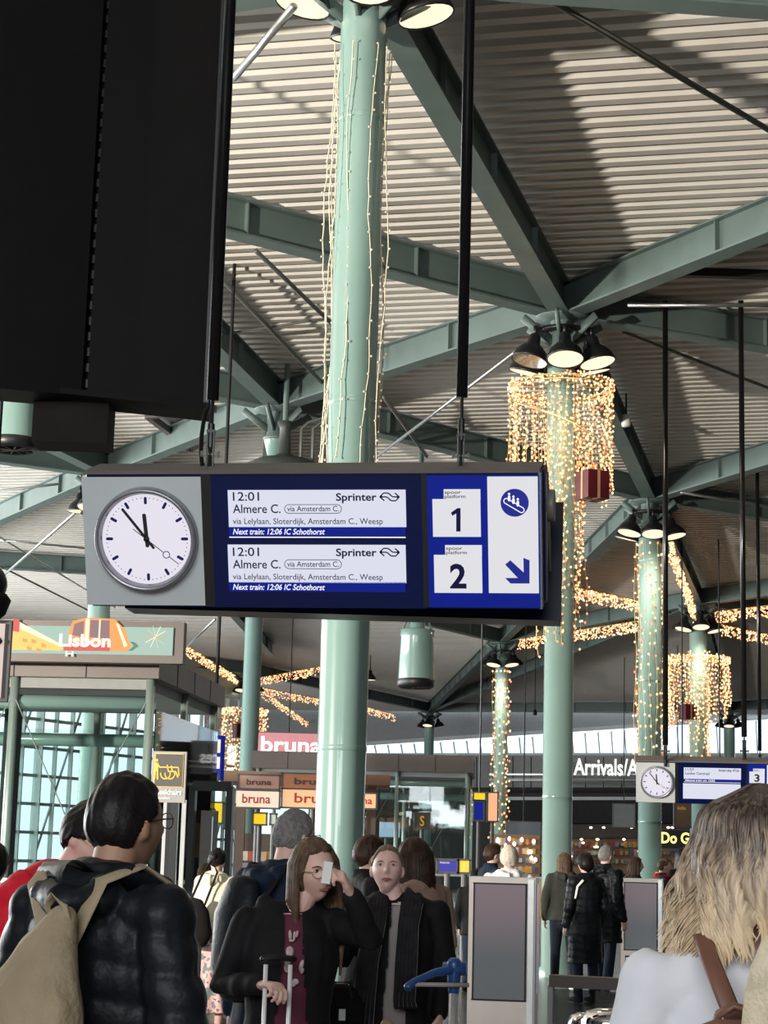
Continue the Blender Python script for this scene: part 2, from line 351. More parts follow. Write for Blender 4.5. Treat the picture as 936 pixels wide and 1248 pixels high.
# ------------------------------------------------------------------ light strings
def bulbs(mb, pts, r, mix=(0,)):
    for p in pts:
        p = Vector(p); mi = random.choice(mix)
        vs = [p+Vector(v)*r for v in ((1, 0, 0), (-1, 0, 0), (0, 1, 0), (0, -1, 0), (0, 0, 1.2), (0, 0, -1.2))]
        mb.add(vs, [(0, 2, 4), (2, 1, 4), (1, 3, 4), (3, 0, 4), (2, 0, 5), (1, 2, 5), (3, 1, 5), (0, 3, 5)], mi)
def strand(parent, x, y, z0, z1, step, r, mats, wob=.02, wr=.004, wrm=WIRE, mix=(0, 1, 2), name='light_strand'):
    """one hanging wire with its bulbs"""
    n = max(3, int((z0-z1)/step)); mb = MB(); w = len(mats)
    pts = []
    ph = random.uniform(0, 6)
    for k in range(n+1):
        z = z0+(z1-z0)*k/n; pts.append((x+wob*sin(ph+z*2.1)+random.uniform(-.3, .3)*wob, y+wob*cos(ph*2+z*1.7), z))
    mb.chain(pts, [wr]*len(pts), 4, mi=w, rnd=False)
    bulbs(mb, [(p[0]+random.uniform(-1, 1)*(wr+r*1.3), p[1]-wr-r*.5, p[2]) for p in pts], r, mix)
    return mb.build(name, list(mats)+[wrm], parent)
BM = [BULB, BULB2, BULBR]
def wrapcol(key, n, z0, z1, step, r, lab, mats=BM, mix=(0, 0, 1, 1, 2), wrm=WIRE, wr=.004, off=.03, angs=None):
    g, cr = COLS[key]; root = empty('string_lights', g); tag(root, lab, 'string lights')
    for k in range(n):
        a = angs[k] if angs else 2*pi*(k+.3)/n; rr = cr+off+(0.05 if k % 3 == 0 else 0)
        strand(root, rr*cos(a), rr*sin(a), z0, z1+random.uniform(0, .4), step*random.uniform(.85, 1.15), r, mats, .03, wr, wrm, mix)
wrapcol('near', 9, 9.0, 4.75, .155, .011, 'unlit looking cream string lights hanging down the nearest mint column', [CREAMB], (0,), WIREC, .0055, .02,
        [radians(x) for x in (178, 186, 170, 215, 248, 300, 332, 350, 2)])
wrapcol('third', 14, 8.7, 3.5, .26, .026, 'rows of warm bulbs down the column behind the smaller departures sign')
wrapcol('back', 12, 8.6, 2.2, .34, .04, 'rows of warm bulbs down the distant slim column by the rear lift')
wrapcol('second', 7, 8.4, 4.6, .2, .018, 'loose warm light strands running down the column inside the big light curtain', off=.04)
wrapcol('fourth', 9, 8.2, 4.4, .3, .03, 'warm light strands running down the column inside the farther light curtain')
def curtain(key, R, zt, lens, lab, n=56, step=.085, r=.017, inner=18, ilen=(2.2, 4.2), shift=(0, 0)):
    g, cr = COLS[key]; root = empty('light_curtain', (g.x+shift[0], g.y+shift[1], zt)); tag(root, lab, 'light curtain')
    for rr, z in ((R, 0), (R*.97, -.06)):
        MB().chain([(rr*cos(2*pi*k/40), rr*sin(2*pi*k/40), z) for k in range(41)], [.018*R]*41, 6, rnd=False).build('ring', WIRE, root, True)
    sp = [(R*cos(t*6.5+2.9)*(1-.28*t), R*sin(t*6.5+2.9)*(1-.28*t), -.15-1.9*t) for t in [k/50 for k in range(51)]]
    MB().chain(sp, [.018*R]*51, 6, rnd=False).build('spiral_wire', WIRE, root, True)
    mb = MB()
    for k in range(6): mb.tube((0, 0, .0), (R*cos(k*pi/3), R*sin(k*pi/3), 0), .012, n=5)
    mb.build('spoke', WIRE, root)
    mb = MB(); bulbs(mb, [(R*cos(t)+random.uniform(-.05, .05), R*sin(t)+random.uniform(-.05, .05), random.uniform(-.14, .06)) for t in [random.uniform(0, 6.28) for _ in range(int(n*5))]], r, (0, 1, 1, 2))
    tag(mb.build('rim_bulbs', BM, root), kind='stuff')
    for k in range(n):
        a = 2*pi*k/n; l = lens(a)*random.uniform(.8, 1.05); q = R*random.uniform(.94, 1.03)
        strand(root, q*cos(a), q*sin(a), 0, -l, step*random.uniform(.8, 1.2), r, BM, .03, .0035*R/.8, WIRE, (0, 0, 1, 1, 2))
    for k in range(inner):
        a = radians(random.uniform(-150, 40)); q = R*random.uniform(.25, .5)
        strand(root, q*cos(a), q*sin(a), random.uniform(-.8, -.3), -random.uniform(*ilen), step*1.5, r*1.05, BM, .05, .0035, WIRE, (0, 0, 1, 2))
    return root
curtain('second', .76, 8.62, lambda a: 1.65+.1*cos(a)+(.25 if cos(a) < -.3 else 0), 'big round curtain of warm string lights on the column right of the big sign')
curtain('fourth', .95, 8.0, lambda a: 1.75+.5*(1 if cos(a) < -.1 else 0), 'smaller looking, farther round curtain of warm lights above the second clock', 44, .13, .03, 16, (2.2, 3.3))
curtain('gar', .98, 8.0, lambda a: 3.4+.3*sin(5*a), 'far light curtain with a red box, seen behind the left lift roof', 34, .2, .042, 8, (3, 4.4))
def gift(px, py, d, s, lab):
    p = P(px, py, d); r = empty('gift_box', p, radians(25)); tag(r, lab, 'gift box')
    MB().box((0, 0, 0), (s, s, s*1.15)).build('box', mat('dark_red_foil', (.07, .006, .012), .35, .2, .2), r)
    mb = MB(); rb = mat('gold_ribbon', (.55, .30, .16), .35, .5, .1); mb.box((0, 0, 0), (s*.12, s*1.02, s*1.17)).box((0, 0, 0), (s*1.02, s*.12, s*1.17)); mb.build('ribbon', rb, r)
    mb = MB()
    for a in (0, pi/2, pi, 1.5*pi): mb.chain([(0, 0, s*.58), (s*.2*cos(a), s*.2*sin(a), s*.8), (s*.36*cos(a), s*.36*sin(a), s*.68), (0, 0, s*.6)], [.02, .04, .04, .02], 6)
    mb.tube((0, 0, s*.6), (0, 0, s*2.2), .008, n=5); mb.build('bow', rb, r, True)
gift(722, 592, 27.0, .36, 'dark red gift box ornament with gold ribbon inside the big light curtain')
gift(293, 891, 84.8, .55, 'small dark red gift box in the far light curtain by the lift roof'); gift(838, 868, 58.2, .40, 'dark red gift box hanging in the farther light curtain')
def icicle(p0, p1, lab, z=9.55, drop=.35, n=260, r=.028):
    a = PZ(*p0, z); b = PZ(*p1, z); root = empty('icicle_lights', a); tag(root, lab, 'string lights')
    L = (b-a); mb = MB(); mb.tube((0, 0, .02), L+Vector((0, 0, .02)), .02, n=5, mi=3)
    bulbs(mb, [L*random.random()+Vector((random.uniform(-.06, .06), 0, -random.random()**1.5*drop)) for _ in range(n)], r, (0, 0, 1, 2)); mb.build('light_run', BM+[WIRE], root)
icicle((700, 716), (780, 733), 'upper lit garland between the two right mint columns', n=300); icicle((632, 780), (664, 775), 'short lit garland left of the second mint column', n=120)
icicle((698, 770), (782, 757), 'lower lit garland between the two right mint columns', n=300); icicle((872, 746), (945, 738), 'upper lit garland running to the right edge', n=260)
icicle((880, 762), (945, 776), 'lower lit garland running to the right edge', n=220); icicle((816, 655), (846, 740), 'lit garland on the steep beam above the farther light curtain', n=420, drop=.5)
icicle((222, 785), (290, 826), 'lit garland sloping down behind the lift billboard', n=420); icicle((318, 826), (392, 813), 'upper lit garland left of the nearest column', n=260)
icicle((318, 838), (392, 853), 'middle lit garland left of the nearest column', n=220); icicle((320, 842), (386, 888), 'lowest steep lit garland left of the nearest column', n=330)
icicle((446, 862), (482, 872), 'short lit garland right of the nearest column', n=150)

# ------------------------------------------------------------------ far wall with clerestory
FD0, FD1 = 116.0, 109.5
def FW(px, py, off=0.0):   # point on the far wall plane
    n_ = Vector((-(FD1-FD0), 50.0, 0)); a = P(300, 900, FD0); r = ray(px, py)
    b = P(936, 900, FD1); n_ = Vector((b.y-a.y, -(b.x-a.x), 0)).normalized()
    t = (a-CAM).dot(n_)/r.dot(n_); return CAM+r*t+n_*off
def fquad(name, pts, m_, off=0, th=.3, parent=None):
    mb = MB(); a = [FW(x, y, off) for x, y in pts]; b = [FW(x, y, off-th) for x, y in pts]; n = len(pts)
    mb.add(a+b, [tuple(range(n)), tuple(range(2*n-1, n-1, -1))]+[(i, (i+1) % n, (i+1) % n+n, i+n) for i in range(n)]); return mb.build(name, m_, parent)
wf = fquad('wall_back', [(385, 1120), (1050, 1120), (1050, 920), (385, 920)], mat('far_wall_dark', (.05, .048, .045), .7), 0, .3)
tag(wf, kind='structure')
def top(x): return 909-(max(0, x-440)/496.0)**1.2*32
def bot(x): return 918
win = tag(fquad('window_1', [(300, 921), (980, 921), (980, 918), (300, 918)], DUCT, .3, .3), kind='structure')
PANE = glassmat('window_pane', (.90, .96, 1.0), .1)
for k in range(42):
    x0 = 300+k*16; x1 = x0+14.6
    fquad('pane', [(x0, 918), (x1, 918), (x1, top(x1)), (x0, top(x0))], PANE, .1, .05, win)
    fquad('mullion', [(x1, 918), (x1+1.4, 918), (x1+1.4-2, top(x1)), (x1-2, top(x0))], GREYP, .25, .15, win)
fquad('window_head', [(300, 909), (440, 909), (980, top(980)), (980, top(980)-4), (440, 905), (300, 905)], GREYP, .4, .4, win)
t4 = tag(fquad('trim_4', [(250, 909), (440, 909), (980, top(980)), (1100, top(980)), (1100, 855), (250, 855)], mat('pale_soffit', (.30, .31, .32), .5), .2, .3), kind='structure')
t1 = tag(fquad('trim_1', [(440, 960), (980, 960), (980, 921), (440, 921)], mat('pale_wall_panel', (.33, .34, .33), .6), .5, .2), kind='structure')
for x in range(450, 980, 22): fquad('panel_joint', [(x, 960), (x+1, 960), (x+1, 923), (x, 923)], DARKV, .53, .05, t1)
for y, h, m_ in ((950, 3, DUCT), (963, 3, DARKV), (972, 4, GREYP), (944, 2, STEEL)):
    fquad('pipe', [(600, y+h), (980, y+h), (980, y), (600, y)], m_, 1.2, .3, t1)
t2 = tag(fquad('trim_2', [(600, 1004), (980, 1004), (980, 978), (600, 978)], DARKV, 1.5, .8), kind='structure')
t3 = tag(fquad('trim_3', [(620, 1022), (980, 1022), (980, 1006), (620, 1006)], mat('shop_fascia_brown', (.045, .034, .03), .6), 2.5, .8), kind='structure')
# louvre and big raised letters
lv = empty('arrivals_sign', FW(698, 950, 2)); tag(lv, 'large white raised lettering on a dark louvre high on the far wall', 'sign')
b0 = FW(698, 950, 2); b1 = FW(788, 950, 2); ax = (b1-b0); Ls = ax.length; lv.rotation_euler = (0, 0, math.atan2(ax.y, ax.x)); sc_ = Ls/90
mb = MB(); 
for k in range(12): mb.box((Ls*.9, .2, -.3+k*2.2*sc_), (Ls*2.2, .15, .9*sc_))
mb.build('louvre', mat('louvre_grey', (.12, .13, .12), .5), lv)
text('lettering', 'Arrivals/Aankomst', glow('letter_white', (1, 1, 1), .9, (.8, .8, .8)), lv, 6*sc_, 148*sc_, 4*sc_, 19*sc_, -.3, .02, ext=.12)
text('lettering', 'Departures', MC['letter_white'], lv, 178*sc_, 262*sc_, 7*sc_, 15.5*sc_, -.3, .02, ext=.12)
# hanging black light tubes at rear
# shops below: warm lit interiors
SHOPB = mat('shop_back_wall', (.35, .22, .13), .7, 0, .3, .6)
sb = tag(fquad('wall_shop', [(600, 1065), (1000, 1065), (1000, 1022), (600, 1022)], SHOPB, 1.0, .4), kind='structure')
WARM = glow('shop_warm', (1.0, .68, .38), 1.4); WARMW = glow('shop_downlight', (1.0, .85, .65), 4.0)
lp = empty('shop_lights', FW(640, 1028, 3)); tag(lp, 'row of small warm downlights over the far shop front', 'light'); 
mb = MB(); base = FW(640, 1028, 3)
for k in range(40):
    x = random.uniform(625, 935); y = random.choice((1010, 1024, 1028, 1033, 1038, 1044)); q = FW(x, y, 3.2)-base; mb.ell(q, (.09, .09, .06), 8, 5)
tag(mb.build('downlight', WARMW, lp), kind='stuff')
GOODS = [mat('goods_%d' % i, c, .6, 0, .2) for i, c in enumerate([(.5, .35, .2), (.55, .5, .42), (.35, .08, .05), (.6, .33, .08), (.25, .25, .28), (.10, .12, .25)])]
lq = FW(650, 1050, 4); shelf = empty('display_shelf', lq); tag(shelf, 'brightly lit shop shelving with packed goods under the brown fascia', 'shelf'); mb = MB()
for x in range(628, 935, 5):
    for y in (1030, 1040, 1050):
        q = FW(x+random.uniform(-1, 1), y, 3)-lq; mb.box(q, (random.uniform(.12, .24), .2, random.uniform(.15, .38)), None, random.randrange(6))
tag(mb.build('goods', GOODS, shelf), kind='stuff')
# left daylight facade: glazing seen through the lift
fa = tag(empty('window_2', P(60, 1040, 68)), kind='structure'); A0 = P(-330, 1040, 62); A1 = P(300, 1040, 88); base = fa.location.copy()
def FA(t, z): q = A0.lerp(A1, t); return Vector((q.x, q.y, z))-base
FRM = mat('facade_frame', (.42, .50, .48), .5)
for k in range(31):
    t = k/30; mb = MB(); mb.bar(FA(t, 0), FA(t, 8.6), .16 if k % 3 else .32, .2, up=Vector((0, 1, 0))); mb.build('mullion', FRM, fa)
for z in (1.1, 2.2, 3.3, 4.4, 5.5, 6.6, 7.7, 8.6): MB().bar(FA(0, z), FA(1, z), .14, .12).build('transom', FRM, fa)
mb = MB(); mb.add([FA(0, 0), FA(1, 0), FA(1, 8.6), FA(0, 8.6)], [(0, 1, 2, 3)]); mb.build('pane', PANE, fa)
for k in range(10):
    t = k/10; MB().tube(FA(t, 1), FA(t+.1, 8.4), .05, n=6).build('brace', FRM, fa)
mb = MB(); mb.bar(FA(0, 9.5), FA(1, 9.5), .3, 1.6); mb.build('facade_head', FRM, fa)
wfr = MB().box((0, -24, 5), (150, .4, 10.4)).build('blocker_wall_front', MC.get('side_wall') or mat('side_wall', (.16, .15, .14), .7)); tag(wfr, kind='structure')  # added unseen wall, keeps sky light from behind the camera out
wl = MB().box((-60, -10, 5), (.4, 30, 10.4)).build('blocker_wall_left', MC['side_wall']); tag(wl, kind='structure')  # added unseen wall piece, cuts sky light at the rear left
wr = MB().box((62, 55, 5), (.4, 150, 10.4)).build('wall_right', mat('side_wall', (.16, .15, .14), .7)); tag(wr, kind='structure')
# ================================================================== DEPARTURE SIGNS
SYAW = radians(-8.76); STILT = radians(19.18)          # the boards lean forward to the travellers
SA = Vector((-1.3597, 8.40, 3.2551))                     # top left corner of the clock panel
SRM = (Matrix.Rotation(SYAW, 3, 'Z') @ Matrix.Rotation(STILT, 3, 'X'))
sdir = SRM.col[0].copy(); sup = SRM.col[2].copy(); snor = SRM.col[1].copy()
def SP(px, py):
    r = ray(px, py); t = (SA-CAM).dot(snor)/r.dot(snor); p = CAM+r*t-SA; return (p.dot(sdir), p.dot(sup))
def stx(s, m_, root, px0, px1, py, cap, y, bold=0.0, shear=0.0):
    a = SP(px0, py); b = SP(px1, py); return text('lettering', s, m_, root, a[0], b[0], a[1], cap, y, bold, shear)
def srect(mb, x0, y0, x1, y1, yy, th=.004, mi=None):
    a = SP(x0, y1); b = SP(x1, y0)
    mb.box(((a[0]+b[0])/2, yy-th/2, (a[1]+b[1])/2), (b[0]-a[0], th, b[1]-a[1]), None, mi); return mb
def rline(mb, pts, w, y, th=.002):
    for (a, b) in zip(pts, pts[1:]):
        mb.bar((a[0], y, a[1]), (b[0], y, b[1]), w, th, up=Vector((0, 1, 0)))
def ns_arrow(root, x0, x1, yc, m_):
    a = SP(x0, yc); b = SP(x1, yc); w = b[0]-a[0]; mb = MB(); q = lambda X, Y: (a[0]+(X-590)/225*w, a[1]+(143-Y)/225*w); t = w*.062
    rline(mb, [q(590, 143), q(635, 99), q(682, 99), q(700, 108), q(728, 136), q(745, 143), q(815, 143)], t, -.0102)
    rline(mb, [q(590, 143), q(662, 143), q(680, 150), q(708, 178), q(728, 187), q(772, 187), q(815, 143)], t, -.0102)
    rline(mb, [q(592, 143), q(642, 187)], t, -.0102); rline(mb, [q(764, 99), q(813, 143)], t, -.0102)
    mb.prism([q(588, 143), q(618, 122), q(618, 164)], -.0110, -.009); mb.prism([q(817, 143), q(787, 164), q(787, 122)], -.0110, -.009)
    mb.build('railway_emblem', m_, root)
def row(root, dy, t1, dest, via, stops, nxt, kind):
    mb = MB(); srect(mb, 279.5, 596.5+dy, 494.5, 642+dy, -.006, .002); mb.build('display_field', LCDW, root)
    mb = MB(); srect(mb, 280, 642+dy, 494.5, 653.0+dy, -.006, .002); mb.build('info_bar', BLUE, root)
    X0 = 284.5
    stx(t1, NAVYT, root, X0, 316.5, 609.8+dy, .0385, -.0095, .008)
    stx(dest, NAVYT, root, X0, 342.5 if len(dest) < 12 else 375, 624.8+dy, .0385, -.0095, .01)
    stx(kind, NAVYT, root, 410, 459.5, 609.8+dy, .033, -.0095, .022)
    ns_arrow(root, 463.2, 487.2, 605.2+dy, NAVYT)
    if via:
        stx(via, NAVYT, root, 350.5, 413.5, 622.8+dy, .0245, -.0095, .006)
        a = SP(347.5, 625.3+dy); b = SP(416.5, 614.6+dy); r = (b[1]-a[1])/2; mb = MB(); pts = []
        for k in range(9): an = pi/2+pi*k/8; pts.append((a[0]+r+r*cos(an), a[1]+r+r*sin(an)))
        for k in range(9): an = -pi/2+pi*k/8; pts.append((b[0]-r+r*cos(an), a[1]+r+r*sin(an)))
        rline(mb, pts+[pts[0]], .0026, -.0095); mb.build('outline', NAVYT, root)
    if stops: stx(stops, NAVYT, root, X0, 467, 638.2+dy, .0262, -.0095, .004)
    stx(nxt, WHTP, root, X0, 396.5, 650.8+dy, .0255, -.0095, .016, .25)
WHTP = glow('print_white', (.9, .9, 1.0), .8, (.5, .5, .5))
def rbar(mb, a, b, w, y, th=.002, n=6):
    ax_ = Vector((b[0]-a[0], b[1]-a[1])); L = ax_.length; ax_.normalize(); pe = Vector((-ax_.y, ax_.x)); poly = []
    for k in range(n+1):
        an = pi/2+pi*k/n; poly.append((a[0]+(ax_.x*cos(an)+pe.x*sin(an))*w/2, a[1]+(ax_.y*cos(an)+pe.y*sin(an))*w/2))
    for k in range(n+1):
        an = -pi/2+pi*k/n; poly.append((b[0]+(ax_.x*cos(an)+pe.x*sin(an))*w/2, b[1]+(ax_.y*cos(an)+pe.y*sin(an))*w/2))
    mb.prism(poly, y, y+th)
def make_sign(loc, rz, label, rows, nums, clocklab=None):
    root = empty('departure_sign', loc); root.rotation_euler = SRM.to_euler(); tag(root, label, 'sign')
    xl, zt = SP(105.5, 580); xr = SP(657.5, 658)[0]; zb = SP(300, 740)[1]; T = .26
    zt = SP(300, 577.5)[1]; W_ = xr-xl; H_ = zt-zb
    # casing
    mb = MB(); mb.box(((xl+xr)/2, T/2+.004, (zt+zb)/2), (W_, T, H_)); mb.build('casing', NAVY, root)
    mb = MB(); mb.box(((xl+xr)/2-.005, T/2, zt+.008), (W_+.02, T, .016)); mb.build('top_cover', mat('dusty_grey_top', (.16, .14, .13), .8), root)
    mb = MB(); SI = SRM.transposed(); cs = [P(152, 741, 8.95), P(684, 756.5, 8.66), P(687, 612, 8.72)]; cs.append(cs[0]+cs[2]-cs[1]); cs[3].z = cs[2].z; cs[2].x = cs[1].x+.012
    bk = Vector((.02, .22, .0)); ww = [SI @ (q-SA) for q in cs]+[SI @ (q+bk-SA) for q in cs]
    mb.add(ww, [(0, 1, 2, 3), (7, 6, 5, 4), (0, 4, 5, 1), (2, 6, 7, 3), (1, 5, 6, 2), (0, 3, 7, 4)]); mb.build('rear_panel', mat('navy_rear', (.008, .010, .030), .35), root)
    mb = MB(); mb.box((xr+.004, .05, (zt+zb)/2), (.012, .10, H_)); mb.build('edge_trim', mat('satin_trim', (.22, .24, .30), .25, .8), root)
    mb = MB(); zc = (zt+zb)/2; mb.prism([(.10, zb+.02), (.14, zb), (.22, zb+.0), (.30, zc), (.34, zt-.1), (.28, zt-.0), (.10, zt)], xr, xr+.02, 'x'); mb.build('end_cap', NAVY, root)
    mb = MB(); mb.prism([(.13, zc+.1), (.16, zt-.03), (.26, zt-.03), (.33, zt-.14), (.37, zc-.02), (.38, zc-.16), (.36, zc-.2), (.31, zc-.02), (.27, zc+.03), (.2, zc-.03), (.15, zc-.13)], xr+.02, xr+.026, 'x'); mb.build('end_plate', mat('end_plate_grey', (.20, .18, .17), .5), root)
    mb = MB(); Rk = Matrix.Rotation(pi/2, 3, 'Y'); mb.lathe([(.001, .0), (.072, 0), (.072, .035), (.070, .037), (.001, .037)], 28, (xr+.02, .20, zc+.13), None, Rk); mb.build('round_knob', mat('knob_grey', (.22, .20, .19), .4), root, True)
    # clock panel
    mb = MB(); srect(mb, 106.5, 581, 250.5, 737, .004, .004); mb.build('clock_panel', GREYP, root)
    mb = MB(); srect(mb, 250.5, 578, 256.5, 739, .004, .006).build('seam', BLACK, root); srect(MB(), 516.5, 578, 520.0, 740, .004, .006).build('seam', BLACK, root)
    mb = MB(); srect(mb, 257, 580, 516.5, 740, .004, .005); mb.build('display_panel', mat('dark_display', (.002, .006, .04), .3, 0, 0, emit=.05, ecol=(.01, .03, .35)), root)
    mb = MB(); srect(mb, 520.5, 579, 657, 740, .004, .005); mb.build('platform_panel', BLUE, root)
    c = SP(179.8, 656.3); rad = .206
    Rf = Matrix.Rotation(pi/2, 3, 'X')
    ck = MB(); ck.lathe([(rad, -.001), (rad*1.0, .0), (rad*1.13, .0), (rad*1.16, .010), (rad*1.13, .055), (rad*1.09, .06), (rad*1.04, .05), (rad, .02)], 72, (c[0], .0, c[1]), None, Rf)
    ring = ck.build('clock_bezel', mat('bezel_steel', (.36, .36, .39), .3, .6, .05), root, True)
    MB().lathe([(.001, .008), (rad*1.02, .008)], 64, (c[0], 0, c[1]), None, Rf).build('clock_face', glow('clock_glow', (.93, .89, 1.0), .83, (.05, .05, .05)), root)
    mk = MB()
    for k in range(60):
        a = pi/2-2*pi*k/60; u = Vector((cos(a), sin(a)))
        if k % 5 == 0:
            rbar(mk, (c[0]+u.x*rad*.80, c[1]+u.y*rad*.80), (c[0]+u.x*rad*.90, c[1]+u.y*rad*.90), .0135, -.011)
        else:
            q = [(c[0]+u.x*rad*.91+.0024*cos(j*pi/3), c[1]+u.y*rad*.91+.0024*sin(j*pi/3)) for j in range(6)]; mk.prism(q, -.011, -.009)
    mk.build('hour_markers', mat('marker_navy', (.02, .025, .16), .5), root)
    HM = mat('hand_black', (.012, .012, .014), .4)
    def hand(nm, ang, L, back, w, yy):
        a = pi/2-radians(ang); u = Vector((cos(a), sin(a))); mb = MB(); rbar(mb, (c[0]-u.x*back, c[1]-u.y*back), (c[0]+u.x*L, c[1]+u.y*L), w, yy); return mb, u
    mb, u = hand('hour', -4, .108, .03, .018, -.015); mb.build('hour_hand', HM, root)
    mb, u = hand('minute', -38, .172, .05, .0125, -.018); mb.build('minute_hand', HM, root)
    mb, u = hand('second', 128, .100, .075, .0032, -.021); u2 = u
    mb2, _ = hand('x', 128, .185, -.131, .0032, -.021); mb.v, off = mb.v, len(mb.v); mb.add(mb2.v, mb2.f)
    cc = (c[0]+u.x*.115, c[1]+u.y*.115); pts = [(cc[0]+.0155*cos(k*pi/10), cc[1]+.0155*sin(k*pi/10)) for k in range(21)]; rline(mb, pts, .0034, -.0215)
    mb.build('second_hand', HM, root)
    MB().lathe([(.001, .026), (.012, .026), (.012, .009)], 16, (c[0], 0, c[1]), None, Rf).build('hub', HM, root, True)
    for k, rw in enumerate(rows):
        if rw: row(root, 67.3*k, *rw)
        else:
            mb = MB(); srect(mb, 279.5, 660, 494.5, 720, -.006, .002); mb.build('display_field', LCDW, root)
    mb = MB(); srect(mb, 280, 654, 494.5, 655, -.006, .002); mb.build('divider', WHTP, root)
    # platform plates
    for k, nm in enumerate(nums):
        dy = k*68.2; dx = k*1.8
        mb = MB(); srect(mb, 528+dx, 608+dy, 585.5+dx, 654+dy, -.003, .002); srect(mb, 541+dx, 596+dy, 585.5+dx, 609+dy, -.003, .002); mb.build('number_plate', LITW, root)
        stx('spoor', NAVYT, root, 542+dx, 562+dx, 601.6+dy, .015, -.0065, .01)
        stx('platform', NAVYT, root, 542+dx, 567.5+dx, 606.8+dy, .015, -.0065, .01)
        if nm == '1':
            MB().prism([SP(561.5, 647.5), SP(561.5, 619), SP(557.6, 619), SP(549.8, 624.5), SP(551.5, 628.3), SP(556.2, 625.6), SP(556.2, 647.5)], -.0075, -.006).build('lettering', NAVYT, root)
        else: stx(nm, NAVYT, root, 549.5+dx if nm == '1' else 547+dx, 563+dx if nm == '1' else 567+dx, 647.5+dy, .103, -.0065, .03)
    mb = MB(); srect(mb, 596, 580.5, 655.3, 722.5, -.003, .002); mb.build('arrow_plate', LITW, root)
    BL = mat('icon_blue', (.012, .02, .26), .4, 0, 0, emit=.3, ecol=(.01, .02, .4))
    e = SP(627.4, 612.4); MB().lathe([(.001, .0085), (.062, .0085)], 40, (e[0], 0, e[1]), None, Rf).build('escalator_icon', BL, root)
    mb = MB()
    pts = []
    a0 = (e[0]-.036, e[1]+.008); b0 = (e[0]+.030, e[1]-.032); axx = Vector((b0[0]-a0[0], b0[1]-a0[1])).normalized(); pe = Vector((-axx.y, axx.x)); rr = .0115
    for k in range(9): an = pi/2+pi*k/8; pts.append((a0[0]+(axx.x*cos(an)+pe.x*sin(an))*rr, a0[1]+(axx.y*cos(an)+pe.y*sin(an))*rr))
    for k in range(9): an = -pi/2+pi*k/8; pts.append((b0[0]+(axx.x*cos(an)+pe.x*sin(an))*rr, b0[1]+(axx.y*cos(an)+pe.y*sin(an))*rr))
    rline(mb, pts+[pts[0]], .004, -.0105)
    for k in range(3):
        q = (e[0]-.024+k*.019, e[1]+.026-k*.0115); rbar(mb, (q[0], q[1]-.014), (q[0], q[1]+.001), .011, -.0105); mb.prism([(q[0]+.0055*cos(j*pi/4), q[1]+.013+.0055*sin(j*pi/4)) for j in range(8)], -.0105, -.009)
    mb.build('escalator_figures', WHTP, root)
    mb = MB(); A = lambda x, y: SP(260+x/2.127, 540+y/2.127)
    mb.prism([A(757, 314), A(770, 303), A(805, 335), A(804, 297), A(820, 303), A(820, 363), A(771, 363), A(757, 349), A(790, 349)], -.0095, -.005); mb.build('arrow', BL, root)
    return root
SG = make_sign(SA, SYAW, 'large hanging train departures sign with analogue clock and platforms 1 and 2',
     [('12:01', 'Almere C.', 'via Amsterdam C.', 'via Lelylaan, Sloterdijk, Amsterdam C., Weesp', 'Next train: 12:06 IC Schothorst', 'Sprinter')]*2, ('1', '2'))
q2 = P(776.5, 929.5, 27.3); rz2 = 0
make_sign(q2, rz2, 'smaller looking, farther departures sign with clock and platform 3 at right', [('11:57', 'Leiden Centraal', None, None, 'Nieuwe trein om 12:02', 'Intercity'), None], ('3', '4'))
# hanging rods: tube, hook, turnbuckle, cable
def hanger(px0, py0, px1, py1, d, r, pyend, lab, cable=False, z_top=None):
    a = P(px0, py0, d); b = P(px1, py1, d); b = Vector((b.x, b.y, b.z)); x = b.x; a = Vector((x, d, 10.2 if z_top is None else z_top)); e = P(px1, pyend, d); e = Vector((x, d, e.z))
    root = empty('hanging_rod', e); tag(root, lab, 'rod'); mb = MB(); z0 = b.z-e.z; mb.tube((0, 0, z0), (0, 0, a.z-e.z), r, n=16); mb.build('tube', mat('gloss_black_tube', (.012, .012, .013), .18, .3, .1), root, True)
    s = r/.026
    mb = MB(); mb.tube((0, 0, 0), (0, 0, z0+.01), .008*s, n=8); mb.lathe([(.001, z0-.10*s), (.014*s, z0-.10*s), (.016*s, z0-.16*s), (.014*s, z0-.20*s), (.001, z0-.2*s)], 10)
    mb.bar((-.013*s, 0, 0), (-.013*s, 0, .17*s), .006*s, .03*s); mb.bar((.013*s, 0, 0), (.013*s, 0, .17*s), .006*s, .03*s); mb.box((0, 0, .175*s), (.036*s, .03*s, .012*s)); mb.build('turnbuckle', BLACK, root)
    mb = MB(); Rk = Matrix.Rotation(pi/2, 3, 'Y'); mb.tube((-.035*s, 0, .08*s), (.035*s, 0, .08*s), .007*s, n=8); mb.tube((.03*s, 0, .08*s), (.04*s, 0, .08*s), .014*s, n=6); mb.tube((-.03*s, 0, .08*s), (-.04*s, 0, .08*s), .014*s, n=6); mb.build('bolt', STEEL, root)
    if cable:
        mb = MB(); mb.chain([(.0, .02, z0+.02), (-.035, .02, z0-.06), (-.045, .02, z0-.16), (-.045, .02, .1), (-.03, .02, .0)], [.010]*5, 8); mb.build('cable', BLACKM, root, True)
hanger(284, 0, 259, 488, 8.45, .029, 577, 'thick black rod carrying the clock end of the big departures sign', True)
hanger(577, 0, 563, 484, 8.25, .026, 577, 'thick black rod carrying the platform end of the big departures sign')
bt = P(820, 337, 26.0).z
hanger(0, 0, 811, 908, 27.2, .04, 926, 'left thin black rod down to the farther departures sign', z_top=bt)
hanger(0, 0, 907, 898, 27.1, .04, 926, 'right thin black rod down to the farther departures sign', z_top=bt)
hanger(0, 0, 926, 915, 40.0, .04, 936, 'thinnest black rod close to the right edge of the picture', z_top=10.25)
